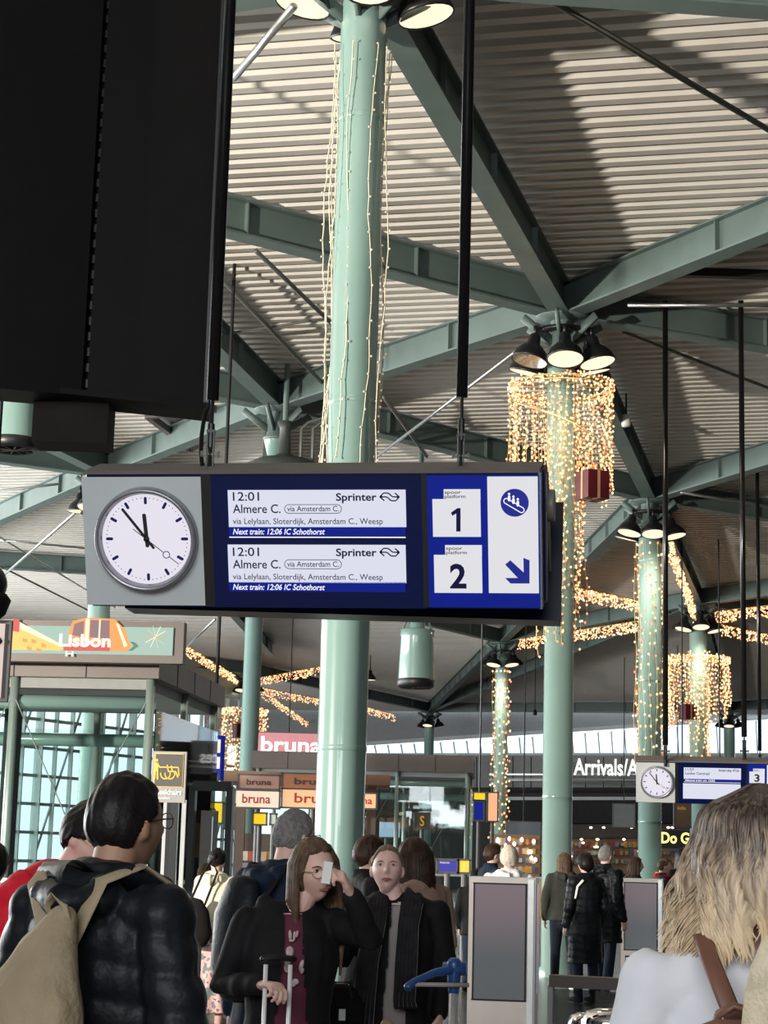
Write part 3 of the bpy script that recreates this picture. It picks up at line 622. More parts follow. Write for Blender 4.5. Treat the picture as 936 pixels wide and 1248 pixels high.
a = P(800, 336, 26.1); b = P(1000, 336, 26.1); b.z = a.z
r_ = empty('support_bar', a); tag(r_, 'horizontal black bar under the roof that carries two thin rods', 'bar'); MB().bar((0, 0, .06), b-a+Vector((0, 0, .06)), .12, .12).build('bar', BLACK, r_)
mb = MB(); mb.tube((.25, 0, .06), (.25, 0, 9.8-a.z+.4), .03, n=6); mb.build('hanger', BLACK, r_)
# ------------------------------------------------------------------ black screen backs, top left
def screen():
    d = 9.6; root = empty('hanging_screen', P(120, 488, d)); tag(root, 'huge black back of a hanging screen filling the upper left corner', 'screen'); o = root.location
    def q(px, py, dd): return P(px, py, dd)-o
    TOPZ = P(120, -60, 9.6).z-o.z
    for nm, (xa, xb, ya, yb, d0, d1) in {'back_panel': (-60, 99, 468, 482, 9.3, 9.55), 'back_panel.001': (106, 250, 482, 499, 9.6, 9.75)}.items():
        a = q(xa, ya, d0); b = q(xb, yb, d1); mb = MB(); th = Vector((.02, .30, 0))
        aT = Vector((a.x, a.y, TOPZ)); bT = Vector((b.x, b.y, TOPZ)); vs = [a, b, bT, aT, a+th, b+th, bT+th, aT+th]
        mb.add(vs, [(0, 1, 2, 3), (7, 6, 5, 4), (0, 4, 5, 1), (2, 6, 7, 3), (1, 5, 6, 2), (0, 3, 7, 4)]); mb.build('back_panel', mat('screen_black', (.0045, .0036, .0036), .55, 0, .15), root)
    a = q(99, 483, 9.62); mb = MB(); mb.bar((a.x+.02, a.y+.05, a.z), (a.x+.02, a.y+.05, TOPZ), .05, .05); mb.build('hinge_strip', BLACKM, root)
    for k in range(26): MB().bar((a.x+.02, a.y+.015, a.z+.05+k*.085), (a.x+.02, a.y+.015, a.z+.095+k*.085), .028, .02).build('hinge_knuckle', mat('hinge_dark', (.02, .018, .02), .35, .5), root)
    a = q(250, 499, 9.75); mb = MB(); mb.bar((a.x+.01, a.y-.01, a.z), (a.x+.01, a.y-.01, TOPZ), .035, .06); mb.build('edge_frame', BLACK, root)
    a = q(42, 490, 9.7); b = q(131, 541, 9.7); mb = MB(); mb.box(((a.x+b.x)/2, a.y+.1, (a.z+b.z)/2+.02), (b.x-a.x, .25, a.z-b.z+.04)); mb.build('lower_box', BLACKM, root)
    mb = MB(); a = q(-60, 470, 9.55); b = q(250, 502, 9.8); mb.bar(a, b, .3, .03); mb.build('bottom_rail', BLACKM, root)
    for x in (30, 220): 
        a = q(x, 300, 9.8); mb = MB(); mb.tube((a.x, a.y+.1, a.z), (a.x, a.y+.1, 10.2-o.z), .03, n=8); mb.build('suspension_tube', BLACK, root)
screen()
# ------------------------------------------------------------------ mint air nozzles and the big dark pendant
def nozzle(px, py, d, s, lab, big_ring=False):
    p = P(px, py, d); r = empty('air_nozzle', p); tag(r, lab, 'vent')
    MB().lathe([(.30*s, .0), (.285*s, .38*s), (.27*s, .72*s), (.29*s, .84*s), (.18*s, .86*s), (.13*s, .88*s), (.13*s, 1.05*s), (.001, 1.05*s)], 32).build('housing', MINT, r, True)
    MB().lathe([(.30*s, .03*s), (.31*s, .0), (.31*s, -.08*s), (.26*s, -.12*s), (.25*s, -.1*s), (.15*s, .0), (.001, .0)], 32).build('black_ring', BLACK, r, True)
    mb = MB()
    for k in range(10): a = k*pi/5; mb.bar((0, 0, -.10*s), (.27*s*cos(a), .27*s*sin(a), -.10*s), .015*s, .03*s)
    mb.build('louvre_blades', BLACK, r)
    mb = MB()
    for k in (0, 1): x = (-1)**k*.27*s; mb.tube((x, 0, .75*s), (x*.55, 0, 1.1*s), .02*s, n=6)
    mb.tube((0, 0, 1.0*s), (0, 0, 10.25-p.z), .045*s, n=8); mb.build('mounting', MINTD, r)
nozzle(507, 830, 38.0, 1.22, 'mint cylindrical air nozzle hanging just under the big departures sign'); nozzle(17, 538, 18.0, .78, 'mint cylindrical air nozzle half hidden by the black screen')
p = P(346, 568, 32.8); r = empty('dome_pendant', p); tag(r, 'wide dark dome pendant on bent pipes showing above the departures sign', 'lamp')
MB().lathe([(k*1.6, z*1.6) for k, z in [(.43, -.12), (.42, 0), (.30, .06), (.14, .09), (.07, .14), (.06, .42), (.09, .50), (.001, .50)]], 32).build('dome', mat('dark_grey_dome', (.06, .07, .065), .5, .2), r, True)
MB().chain([(.29, 0, .1), (.29, 0, .68), (.4, 0, .80), (.90, .05, .98), (1.6, .1, 1.2)], [.03]*5, 8).build('bent_pipe', mat('pipe_grey', (.16, .17, .16), .4, .4), r, True)
MB().chain([(.50, 0, .1), (.50, 0, .7), (.65, 0, .82), (1.5, .1, 1.0)], [.03]*4, 8).build('bent_pipe', MC['pipe_grey'], r, True)
MB().tube((0, 0, .5), (0, 0, 10.25-p.z), .05, n=8).build('stem', MINTD, r)
p = P(-14, 712, 12); r = empty('security_camera', p); tag(r, 'black round camera housing cut by the left edge above the billboard', 'camera')
MB().ell((0, 0, 0), (.12, .12, .13), 20, 12).build('dome_cover', BLACK, r, True); MB().lathe([(.12, -.06), (.15, -.10), (.12, -.19), (.04, -.26), (.001, -.26)], 20).build('lower_shroud', BLACKM, r, True); MB().tube((0, 0, .1), (0, 0, 10.25-p.z), .02, n=6).build('stem', BLACK, r)
for i, (px, py, d, lab) in enumerate([(652, 868, 78, 'small dark drop lamp hanging left of the second mint column'), (590, 214, 22.2, 'small black spotlight on the long beam above the curtain of lights'), (763, 512, 34.3, 'small white sensor on the steep beam below the bell lamps')]):
    p = P(px, py, d); r = empty('small_spotlight', p); tag(r, lab, 'lamp'); MB().lathe([(.001, -.12), (.08, -.12), (.09, -.04), (.06, .1), (.001, .12)], 14).build('body', WHT if i == 2 else BLACK, r, True); MB().tube((0, 0, .1), (0, 0, 10.25-p.z), .018, n=6).build('stem', BLACK, r)
for px, py, d in ((97, 622, 42), (451, 828, 82)):
    p = P(px, py, d); bell_lamp('bell_lamp', p, (0, 0, 1), 'single lit bell lamp %s' % ('peeking out left of the clock' if px < 200 else 'under a beam right of the nearest column'), None, True, 1.1, arm=Vector((p.x, p.y, 10.25)))
# ================================================================== GLASS LIFTS
def lift(org, rz, w, dp, zt, fh, label, board=None, posts=4):
    """glass lift shaft: org = front right corner on the floor; runs left (w) and back (dp)"""
    r = empty('glass_lift', org, rz); tag(r, label, 'lift')
    mb = MB(); mb.box((-w/2, dp/2, zt-fh/2), (w, dp, fh)); mb.build('fascia', BRONZE, r)
    mb = MB()
    for k in range(1, 6): mb.box((-w*k/6, -.003, zt-fh/2), (.012, .006, fh))
    for k in range(1, 4): mb.box((.003, dp*k/4, zt-fh/2), (.006, .012, fh))
    mb.build('panel_joint', DARKV, r)
    mb = MB(); mb.box((-w/2, dp/2, zt-fh-.06), (w-.3, dp-.3, .12)); mb.build('ceiling_band', mat('band_grey', (.22, .23, .22), .6), r)
    mb = MB(); mb.tube((-w+.1, .25, zt-fh-.28), (-.1, .25, zt-fh-.28), .09, n=12); mb.tube((-w+.1, dp-.2, zt-fh-.5), (-.1, dp-.2, zt-fh-.5), .09, n=12); mb.build('cross_tube', MINT, r, True)
    for k in range(posts):
        x = -.12-k*(w-.3)/(posts-1)
        for y in (.14, dp-.14): MB().tube((x, y, 0), (x, y, zt-fh), .055, n=12).build('post', mat('post_grey_green', (.30, .37, .34), .35, .3, .05), r, True)
        if k < posts-1:
            x2 = x-(w-.3)/(posts-1)
            for y in (.06, dp-.06):
                for z0, z1 in ((.1, 1.2), (1.25, zt-fh-.35)):
                    MB().box(((x+x2)/2, y, (z0+z1)/2), (abs(x2-x)-.06, .012, z1-z0)).build('glass_panel', GLASS, r)
            mb = MB(); mb.tube((x, .1, .15), (x2, .1, zt-fh-.2), .008, n=6); mb.tube((x2, .1, .15), (x, .1, zt-fh-.2), .008, n=6); mb.ell(((x+x2)/2, .1, (zt-fh)/2), (.05, .03, .05), 10, 6); mb.build('brace_cable', mat('cable_grey', (.16, .18, .17), .5), r)
    for z0, z1 in ((.1, 1.2), (1.25, zt-fh-.35)): MB().box((-.05, dp/2, (z0+z1)/2), (.012, dp-.3, z1-z0)).build('glass_panel', GLASS, r)
    MB().tube((-.12, dp/2, 0), (-.12, dp/2, zt-fh), .05, n=12).build('post', MC['post_grey_green'], r, True)
    mb = MB(); mb.box((-w/2, .08, 1.225), (w-.2, .05, .05)); mb.box((-.08, dp/2, 1.225), (.05, dp-.2, .05)); mb.build('rail', DUCT, r)
    mb = MB(); mb.box((-w*.45, dp*.5, zt*.5), (.16, .25, zt-fh*2)); mb.build('guide_rail', DARKV, r)
    return r
RZL = radians(-6)
o1 = P(194, 812, 22.0); zt = P(194, 798, 22.0).z; zb = P(194, 827, 22).z
L1 = lift(Vector((o1.x, o1.y, 0)), RZL, 5.2, 4.2, zt, zt-zb, 'glass lift with brown metal roof band standing at the left')
o2 = P(576, 930, 46.0); zt2 = P(576, 921, 46).z; zb2 = P(576, 942, 46).z
lift(Vector((o2.x, o2.y, 0)), radians(-4), 5.4, 3.6, zt2, zt2-zb2, 'farther glass lift with brown metal roof band right of the nearest column')
# billboard over the lift
bp = P(216, 800, 21.4); bb = empty('billboard', bp, RZL); tag(bb, 'lit travel billboard with an orange tram standing on the left lift', 'billboard')
wB = 5.0; hB = P(216, 762, 21.4).z-bp.z
def bx(px): return (px-216)*21.4/2300
def bz(py): return (805-py)*21.4/2300*1.0
MB().box((-wB/2+.06, .1, hB/2-.02), (wB, .16, hB+.12)).build('frame', BRONZE, bb)
MB().box((-wB/2, 0, hB/2-.01), (wB-.12, .03, hB-.04)).build('lit_sheet', glow('sheet_mint', (.50, .72, .60), .8, (.02, .02, .02)), bb)
def sheetpoly(nm, pts, m_, y=-.017):
    MB().prism([(bx(a)+.0, bz(b)-.03) for a, b in pts], y-.002, y).build(nm, m_, bb)
OR = glow('print_orange', (1.0, .36, .05), .9); YE = glow('print_yellow', (1.0, .66, .12), .95); RD = glow('print_red', (.85, .05, .04), .8); PU = glow('print_mauve', (.30, .14, .16), .8); CR = glow('print_cream', (1.0, .90, .62), 1.0)
sheetpoly('printed_house', [(-20, 762), (16, 764), (76, 795), (70, 797), (-20, 797)], YE); sheetpoly('printed_gable', [(-20, 760), (12, 760), (70, 789), (66, 791), (10, 768), (-20, 768)], CR, -.019)
for k, (a, b) in enumerate([(22, 782), (33, 783), (46, 788), (28, 792), (40, 794)]): sheetpoly('printed_window', [(a, b), (a+6, b+2), (a+6, b+6), (a, b+5)], OR, -.020)
sheetpoly('printed_tower', [(8, 758), (17, 760), (17, 775), (8, 774)], RD, -.021)
sheetpoly('printed_tram', [(80, 770), (84, 760), (100, 756), (136, 757), (150, 770), (158, 790), (154, 797), (78, 797)], OR)
sheetpoly('printed_tram_window', [(86, 764), (98, 760), (98, 780), (84, 778)], PU, -.019); sheetpoly('printed_tram_window', [(106, 759), (130, 759), (131, 782), (106, 780)], PU, -.019)
sheetpoly('printed_tram_trim', [(100, 757), (105, 757), (105, 790), (100, 790)], CR, -.021); sheetpoly('printed_tram_trim', [(117, 758), (119, 758), (119, 782), (117, 782)], CR, -.021); sheetpoly('printed_tram_trim', [(138, 762), (142, 764), (154, 790), (150, 792)], CR, -.021)
sheetpoly('printed_band', [(74, 789), (132, 789), (132, 797), (74, 797)], RD, -.020)
for a in (0, .7, 1.3, 2.0, 2.6): sheetpoly('printed_star_ray', [(188-14*cos(a), 778-14*sin(a)), (188+14*cos(a), 778+14*sin(a)), (188+14*cos(a)+.6, 778.8+14*sin(a)), (188-14*cos(a)+.6, 778.8-14*sin(a))], CR if a else OR, -.019)
sheetpoly('printed_chevron', [(157, 785), (162, 785), (168, 790), (160, 796), (155, 796), (162, 790)], mat('print_green', (.02, .08, .05), .5), -.020)
text('lettering', 'Lisbon', glow('lettering_cream', (1.0, .97, .85), 1.1), bb, bx(68), bx(133), bz(791.5)-.03, .135, -.026, .035)
text('lettering', 'H', MC['lettering_cream'], bb, bx(77), bx(87), bz(804)-.03, .055, -.026, .03)
# framed sign at the far left edge
p = P(-12, 855, 12); r = empty('edge_sign', p); tag(r, 'dark framed pale sign with an arrow cut by the left edge', 'sign'); hh = P(-12, 755, 12).z-p.z
MB().box((0, .03, hh/2), (.21, .05, hh)).build('frame', mat('sign_frame_dark', (.06, .055, .05), .5), r); MB().box((-.01, 0, hh/2), (.15, .02, hh-.05)).build('lit_panel', glow('pale_pink', (.85, .65, .6), .8), r)
mb = MB(); rline(mb, [(.0, hh-.14), (.055, hh-.14)], .012, -.02); rline(mb, [(.03, hh-.11), (.055, hh-.14), (.03, hh-.17)], .012, -.02); mb.build('arrow', BLACKM, r)
# ------------------------------------------------------------------ wheelchair point sign
p = P(204, 978, 15.0); r = empty('wheelchair_sign', p, radians(-6)); tag(r, 'grey sign with a yellow figure pushing wheelchairs, beside the left lift', 'sign')
k_ = 15.0/2300; sw = 42*k_; sh = 61*k_
MB().box((0, .015, sh/2), (sw, .03, sh)).build('panel', mat('sign_grey', (.28, .27, .26), .5), r)
YEL = mat('pictogram_yellow', (.72, .42, .04), .5, emit=.15, ecol=(.8, .45, .05)); DG = mat('sign_dark', (.06, .058, .055), .5)
MB().box((.0, -.004, sh*.63), (sw*.84, .006, sh*.66)).build('border', YEL, r); MB().box((.0, -.007, sh*.63), (sw*.80, .006, sh*.635)).build('dark_field', DG, r)
def pc(x, y): return ((x-204)*k_, (978-y)*k_)
mb = MB(); Z = lambda pts, w=.012: rline(mb, [pc(*q) for q in pts], w, -.013)
cx_ = pc(189, 928); mb.prism([(cx_[0]+.012*cos(t*pi/5), cx_[1]+.012*sin(t*pi/5)) for t in range(10)], -.014, -.012)
Z([(189, 931), (189, 941)], .032); Z([(187.5, 941), (187, 951)], .014); Z([(190.5, 941), (191, 951)], .014); Z([(190, 932), (194, 937)], .01); Z([(194, 936), (216, 936), (217, 946)], .009); Z([(202, 933), (204, 941), (213, 941), (216, 948)], .010); Z([(207, 934), (209, 941)], .010)
for cxx in (200.5, 206): Z([(cxx+6.0*cos(t), 944+6.0*sin(t)) for t in [i*.35-.5 for i in range(12)]], .009)
mb.build('pictogram', YEL, r)
text('lettering', 'wheelchairs', WHT, r, pc(184, 0)[0], pc(221, 0)[0], pc(0, 968.5)[1], .04, -.006, .02); text('lettering', 'rolstoelen', WHT, r, pc(184, 0)[0], pc(207, 0)[0], pc(0, 974)[1], .02, -.006, .01)
MB().box((.05, .05, -p.z/2+.1), (.05, .05, p.z+.2)).build('post', BLACK, r)
# blue platform number board between lifts
p = P(257, 950, 27); r = empty('platform_board', p, radians(-25)); tag(r, 'blue board with small platform number plates hanging behind the wheelchair sign', 'sign'); k2 = 27/2300
MB().box((0, .05, 26*k2), (26*k2, .1, 54*k2)).build('panel', BLUE, r); mb = MB(); PL = glow('plate_cream', (1.0, .80, .62), .9, (.3, .3, .3))
for (x, z, w, h) in ((-5, 40, 7, 16), (3, 40, 6, 16), (9.5, 40, 4, 16), (3, 20, 6, 14), (9.5, 20, 4, 14)): mb.box((x*k2, -.005, z*k2), (w*k2, .01, h*k2))
mb.build('number_plate', PL, r)
for s, x, z in (('3', -7.5, 37), ('2', .8, 37), ('4', .8, 17)): text('lettering', s, NAVYT, r, x*k2, (x+4.5)*k2, z*k2, 6*k2, -.012, .02)
MB().tube((0, .05, 50*k2), (0, .05, 10.25-p.z), .03, n=6).build('hanger', BLACK, r)
# black portal with doors
p = P(256, 1040, 24); r = empty('portal_frame', Vector((p.x, p.y, 0)), radians(-8)); tag(r, 'black steel door portal with a grey wing wall behind the wheelchair sign', 'door frame'); k3 = 24/2300; zt3 = P(256, 958, 24).z
mb = MB(); mb.box((-24*k3, 0, zt3/2), (.08, .12, zt3)); mb.box((22*k3, 0, zt3/2), (.08, .12, zt3)); mb.box((0, 0, zt3), (48*k3, .12, .12)); mb.build('frame', BLACK, r)
mb = MB(); mb.box((-9*k3, .3, zt3/2-.15), (20*k3, .08, zt3-.3)); mb.build('wing_wall', mat('wing_grey', (.22, .20, .19), .6), r)
MB().box((11*k3, .02, zt3/2), (20*k3, .02, zt3-.15)).build('glass_door', GLASS, r); MB().tube((-2*k3, .0, zt3+.1), (6*k3, 0, zt3+.1), .07, n=10).build('closer', BLACK, r)
for (px, w, m_) in ((206, 9, BLACK), (214, 3, STEEL), (222, 5, DUCT), (199, 4, DUCT)):
    q = P(px, 1040, 17); t = empty('upright_profile', Vector((q.x, q.y, 0))); tag(t, {206: 'wide black upright under the wheelchair sign', 214: 'thin steel upright right of the wide black one', 222: 'grey upright below the right edge of the wheelchair sign', 199: 'grey upright left of the wide black one'}[px], 'post'); z_ = P(px, 975, 17).z
    MB().box((0, 0, z_/2), (w*17/2300, .05, z_)).build('bar', m_, t); MB().box((0, 0, .01), (w*17/2300, .1, .02)).build('foot', m_, t)
# yellow shop boards behind
def board(name, px0, py0, px1, py1, d, m_, lab, cat='sign', txt=None, tm=None, tx=None, tz=None, cap=None, frame=None, rz=0, bold=.02, hang=False):
    a = P(px0, py1, d); b = P(px1, py0, d); w = abs(b.x-a.x); h = b.z-a.z; r = empty(name, a, rz); tag(r, lab, cat)
    MB().box((w/2, .06, h/2), (w, .1, h)).build('panel', m_, r)
    fr = frame or mat('board_frame', (.10, .10, .10), .5); mb = MB(); mb.box((w/2, .06, h), (w+.04, .12, .03)); mb.box((w/2, .06, 0), (w+.04, .12, .03)); mb.box((0, .06, h/2), (.03, .12, h)); mb.box((w, .06, h/2), (.03, .12, h)); mb.build('frame', fr, r)
    if txt: text('lettering', txt, tm, r, tx[0]*w, tx[1]*w, tz*h, cap*h, -.0, bold)
    if hang: MB().tube((w/2, .06, h), (w/2, .06, 10.30-a.z), .02, n=6).build('hanger', BLACK, r)
    else: MB().tube((w/2, .06, 0), (w/2, .06, -a.z), .04, n=8).build('post', fr, r)
    return r
YS = glow('yellow_board', (1.0, .62, .02), .85, (.4, .3, .02)); ORG = glow('orange_board', (1.0, .50, .28), .9, (.4, .2, .1)); PINK = mat('pink_board', (.62, .25, .27), .5, emit=.22, ecol=(.8, .35, .37))
board('yellow_sign', 254, 978, 272, 1003, 33, YS, 'yellow board with dark letters seen inside the black portal', txt='P', tm=NAVYT, tx=(.25, .5), tz=.35, cap=.35)
board('yellow_sign', 273, 980, 286, 1010, 33, YS, 'yellow board just right of the black portal', txt='G', tm=NAVYT, tx=(.2, .6), tz=.6, cap=.2)
board('yellow_sign', 308, 991, 325, 1005, 34, YS, 'small yellow poster under the shop boards'); board('white_sign', 329, 992, 337, 1005, 34, WHT, 'small white poster beside the yellow one')
REDT = mat('shop_red_print', (.42, .05, .03), .5)
board('shop_board', 312, 894, 391, 925, 62, PINK, 'pink hanging shop board with white lowercase lettering', txt='bruna', tm=glow('white_letter', (1, 1, 1), .9, (.8, .8, .8)), tx=(.07, 1.02), tz=.28, cap=.56, hang=True)
board('shop_board', 286, 964, 341, 984, 35, glow('board_cream', (1.0, .66, .52), .85, (.4, .3, .25)), 'cream lit shop board with red lettering left of the nearest column', txt='bruna', tm=REDT, tx=(.16, .80), tz=.28, cap=.5)
board('shop_board', 343, 963, 420, 984, 35, ORG, 'orange lit shop board partly behind the grey haired man', txt='bruna', tm=REDT, tx=(.2, .9), tz=.28, cap=.5)
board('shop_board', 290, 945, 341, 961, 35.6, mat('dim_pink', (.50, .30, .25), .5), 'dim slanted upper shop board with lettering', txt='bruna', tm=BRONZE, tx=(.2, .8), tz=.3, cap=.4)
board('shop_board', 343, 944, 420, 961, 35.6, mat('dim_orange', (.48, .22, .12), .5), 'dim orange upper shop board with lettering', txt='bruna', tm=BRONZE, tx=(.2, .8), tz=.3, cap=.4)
board('shop_board', 425, 967, 459, 985, 35, ORG, 'orange shop board end showing right of the nearest column', txt='una', tm=REDT, tx=(.3, .85), tz=.3, cap=.45)
# kiosk body
q0 = P(280, 986, 36.5); q1 = P(462, 986, 36.5); kk = empty('shop_kiosk', Vector((q0.x, q0.y, 0))); tag(kk, 'shop kiosk with wooden canopy behind the nearest column', 'kiosk'); wk = q1.x-q0.x; zk = P(370, 942, 36.5).z
MB().box((wk/2, .9, zk-.1), (wk+.4, 2.2, .2)).build('canopy', mat('canopy_wood', (.22, .12, .07), .5), kk)
mb = MB(); [mb.box((x, .9, zk/2), (.18, .25, zk)) for x in (.15, wk*.55, wk-.15)]; mb.build('upright', mat('kiosk_brown', (.11, .07, .05), .5), kk)
mb = MB(); mb.box((wk/2, 1.6, 1.0), (wk, .1, 2.0)); mb.build('back_panel', mat('kiosk_back', (.10, .08, .07), .7), kk)
mb = MB(); [mb.box((.3+i*(wk-.6)/25, .5+random.uniform(0, .1), .9+.22*j), (.1, .05, .18), None, random.randrange(6)) for i in range(26) for j in range(4)]; tag(mb.build('magazines', GOODS, kk), kind='stuff')
mb = MB(); [mb.ell((x, .2, zk-.28), (.09, .09, .05), 10, 6) for x in (.8, 1.25, 2.2)]; mb.build('downlight', WARMW, kk, True)
# items seen in and around the rear lift
board('yellow_sign', 577, 966, 592, 975, 43, YS, 'upper yellow strip of the info panel by the rear lift', hang=4.6); board('info_screen', 577, 976, 590, 1000, 43, BLUE, 'dark blue info panel under the yellow strip by the rear lift')
board('info_screen', 594, 966, 607, 1001, 43.2, ORG, 'orange timetable panel by the rear lift'); board('symbol_sign', 505, 991, 524, 1010, 40, mat('sign_brown', (.10, .075, .05), .5), 'small brown square sign with yellow symbol behind the women', txt='S', tm=YEL, tx=(.35, .65), tz=.2, cap=.6)
board('info_screen', 533, 1048, 558, 1063, 27, mat('notice_blue', (.03, .03, .30), .5, emit=.25, ecol=(.06, .06, .6)), 'small purple blue notice beside the brown haired woman', txt='Attentie', tm=WHT, tx=(.1, .6), tz=.7, cap=.15)
board('yellow_sign', 559, 1048, 573, 1064, 27, YS, 'yellow notice next to the purple blue one', txt='i', tm=WHT, tx=(.4, .6), tz=.2, cap=.6)
board('info_screen', 453, 1002, 488, 1020, 55, glow('screen_sky', (.45, .60, .85), .8, (.1, .1, .1)), 'pale blue lit screen behind the scarf woman')
# hanging grey sign boxes at the far shop front, restaurant lettering
board('grey_sign', 747, 980, 774, 1008, 80, mat('grey_box', (.20, .22, .22), .5), 'grey box sign hanging left of the bulb-wrapped column', hang=7.5); board('menu_sign', 822, 978, 842, 1008, 50, mat('menu_brown', (.16, .10, .06), .5), 'brown menu board with orange lines under the farther departures sign', txt='Info', tm=YEL, tx=(.2, .7), tz=.7, cap=.14, hang=7.5)
board('orange_sign', 871, 980, 885, 1010, 50, YS, 'orange yellow sign with an arrow beside the blonde head', txt='^', tm=NAVYT, tx=(.2, .8), tz=.4, cap=.5, hang=True)
board('shop_sign', 803, 1012, 850, 1034, 75, mat('sign_black', (.02, .02, .02), .5), 'black shop sign with glowing yellow lettering below the farther departures sign', txt='Do Go', tm=glow('neon_yellow', (1.0, .85, .25), 1.6), tx=(.06, .98), tz=.3, cap=.55, bold=.03, hang=7.5)
board('screen_panel', 617, 1002, 659, 1022, 60, mat('slate_board', (.13, .15, .17), .5), 'slate grey board over the counter left of the second mint column', hang=7.5)
# counter with orange front
q0 = P(600, 1044, 58); q1 = P(662, 1044, 58); r = empty('snack_counter', Vector((q0.x, q0.y, 0))); tag(r, 'warm lit snack counter behind the person in the white hoodie', 'counter'); w_ = q1.x-q0.x
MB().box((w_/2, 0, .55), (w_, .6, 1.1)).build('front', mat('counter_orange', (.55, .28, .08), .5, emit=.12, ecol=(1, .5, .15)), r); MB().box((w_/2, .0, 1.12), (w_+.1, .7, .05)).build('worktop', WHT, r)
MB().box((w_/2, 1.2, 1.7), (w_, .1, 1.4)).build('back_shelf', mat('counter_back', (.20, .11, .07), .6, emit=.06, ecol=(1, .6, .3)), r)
mb = MB(); [mb.box((.2+i*(w_-.4)/11, 1.05, 1.35+.28*j), (.10, .08, random.uniform(.12, .22)), None, random.randrange(6)) for i in range(12) for j in range(4)]; tag(mb.build('goods', GOODS, r), kind='stuff')
mb = MB(); [mb.ell((random.uniform(.1, w_-.1), .9, random.uniform(1.6, 2.3)), (.05, .05, .07), 8, 5) for _ in range(16)]; tag(mb.build('bulbs', WARMW, r), kind='stuff')
# ------------------------------------------------------------------ totems
def totem(px0, px1, pyt, d, lab, rz, sidew, lower=None):
    a = P(px0, pyt, d); b = P(px1, pyt, d); w = b.x-a.x; h = a.z; r = empty('display_totem', Vector((a.x, a.y, 0)), rz); tag(r, lab, 'display'); w = w/cos(rz)
    FRG = mat('totem_frame', (.34, .32, .31), .4, .3, .05)
    MB().box((w/2, sidew/2, h/2), (w, sidew, h)).build('body', FRG, r)
    g = bpy.data.materials.get('dim_screen')
    if not g:
        g = bpy.data.materials.new('dim_screen'); g.use_nodes = True; nt = g.node_tree; bs = nt.nodes['Principled BSDF']; bs.inputs['Roughness'].default_value = .25; tc = nt.nodes.new('ShaderNodeTexCoord'); sx = nt.nodes.new('ShaderNodeSeparateXYZ'); cr = nt.nodes.new('ShaderNodeValToRGB')
        cr.color_ramp.elements[0].position = .35; cr.color_ramp.elements[0].color = (.075, .088, .10, 1); cr.color_ramp.elements[1].position = .8; cr.color_ramp.elements[1].color = (.17, .12, .145, 1)
        nt.links.new(tc.outputs['Generated'], sx.inputs[0]); nt.links.new(sx.outputs['Z'], cr.inputs[0]); bs.inputs['Base Color'].default_value = (.02, .02, .02, 1); nt.links.new(cr.outputs[0], bs.inputs['Emission Color']); bs.inputs['Emission Strength'].default_value = .75; g.cycles.emission_sampling = 'NONE'
    zl = h*.30 if not lower else h*.36
    MB().box((w*.47, -.006, (h-.06+zl)/2), (w*.78, .012, h-.06-zl)).build('screen', g, r)
    mb = MB(); fx0, fx1 = w*.08, w*.86; z0, z1 = zl, h-.06
    mb.box(((fx0+fx1)/2, -.012, z1+.005), (fx1-fx0+.02, .02, .012)); mb.box(((fx0+fx1)/2, -.012, z0), (fx1-fx0+.02, .02, .012)); mb.box((fx0, -.012, (z0+z1)/2), (.012, .02, z1-z0)); mb.box((fx1, -.012, (z0+z1)/2), (.012, .02, z1-z0)); mb.build('screen_bezel', BLACKM, r)
    MB().box((w+.004, sidew*.5, (h+zl)/2), (.008, sidew*.72, (h-zl)*.9)).build('side_screen', g, r); MB().box((w*.93, -.004, h/2), (w*.09, .008, h*.98)).build('steel_strip', STEEL, r)
    MB().box((w/2, sidew/2, .03), (w+.1, sidew+.1, .06)).build('plinth', DARKV, r)
    if lower:
        MB().box((w*.45, -.01, h*.20), (w*.7, .02, h*.22)).build('notice', NAVY, r); mb = MB(); rline(mb, [(w*.13, h*.11), (w*.77, h*.11), (w*.77, h*.29), (w*.13, h*.29), (w*.13, h*.11)], .008, -.022); mb.build('notice_border', WHT, r)
        text('lettering', lower, WHT, r, w*.17, w*.74, h*.22, h*.05, -.022, .03)
totem(572, 652, 1068, 16.5, 'large grey display totem with a dim purplish screen in front of the second mint column', radians(-8), .55)
totem(757, 807, 1070, 25.0, 'smaller grey display totem with a dark noodle notice beside the blonde woman', radians(-8), .5, 'NOODLES')
# glass balustrade with brown ledge and chrome bins
a = P(672, 1192, 12.6); b = P(860, 1196, 12.2); a.z = b.z = (a.z+b.z)/2; r = empty('balustrade', Vector((a.x, a.y, 0))); tag(r, 'low glass balustrade with a brown metal ledge at lower right', 'railing'); v = b-a; v.z = 0; L = v.length; r.rotation_euler = (0, 0, math.atan2(v.y, v.x))
MB().box((L/2, 0, a.z-.03), (L, .10, .075)).build('ledge', BRONZE, r)
for k in range(2): MB().box((L*(k+.5)/2, 0, (a.z-.06)/2), (L/2-.02, .015, a.z-.1)).build('glass_panel', glassmat('dark_glass', (.55, .58, .58), .3), r)
for k in range(3): MB().box((L*k/2, 0, a.z/2-.03), (.035, .05, a.z-.06)).build('post', STEEL, r)
for i, (px, py, d) in enumerate(((742, 1229, 9.0), (712, 1234, 9.8))):
    p = P(px, py, d); r = empty('waste_bin', Vector((p.x, p.y, 0))); tag(r, 'chrome waste bin with a domed lid at the bottom edge' if i == 0 else 'steel waste bin left of the domed chrome one', 'bin'); R_ = .125 if i == 0 else .08
    MB().lathe([(R_*.95, 0), (R_, .02), (R_, p.z-.07)], 32).build('body', STEEL, r, True); MB().lathe([(R_*1.04, p.z-.08), (R_*1.04, p.z-.05), (R_*.85, p.z-.015), (R_*.4, p.z), (.001, p.z)], 32).build('lid', CHROME, r, True)
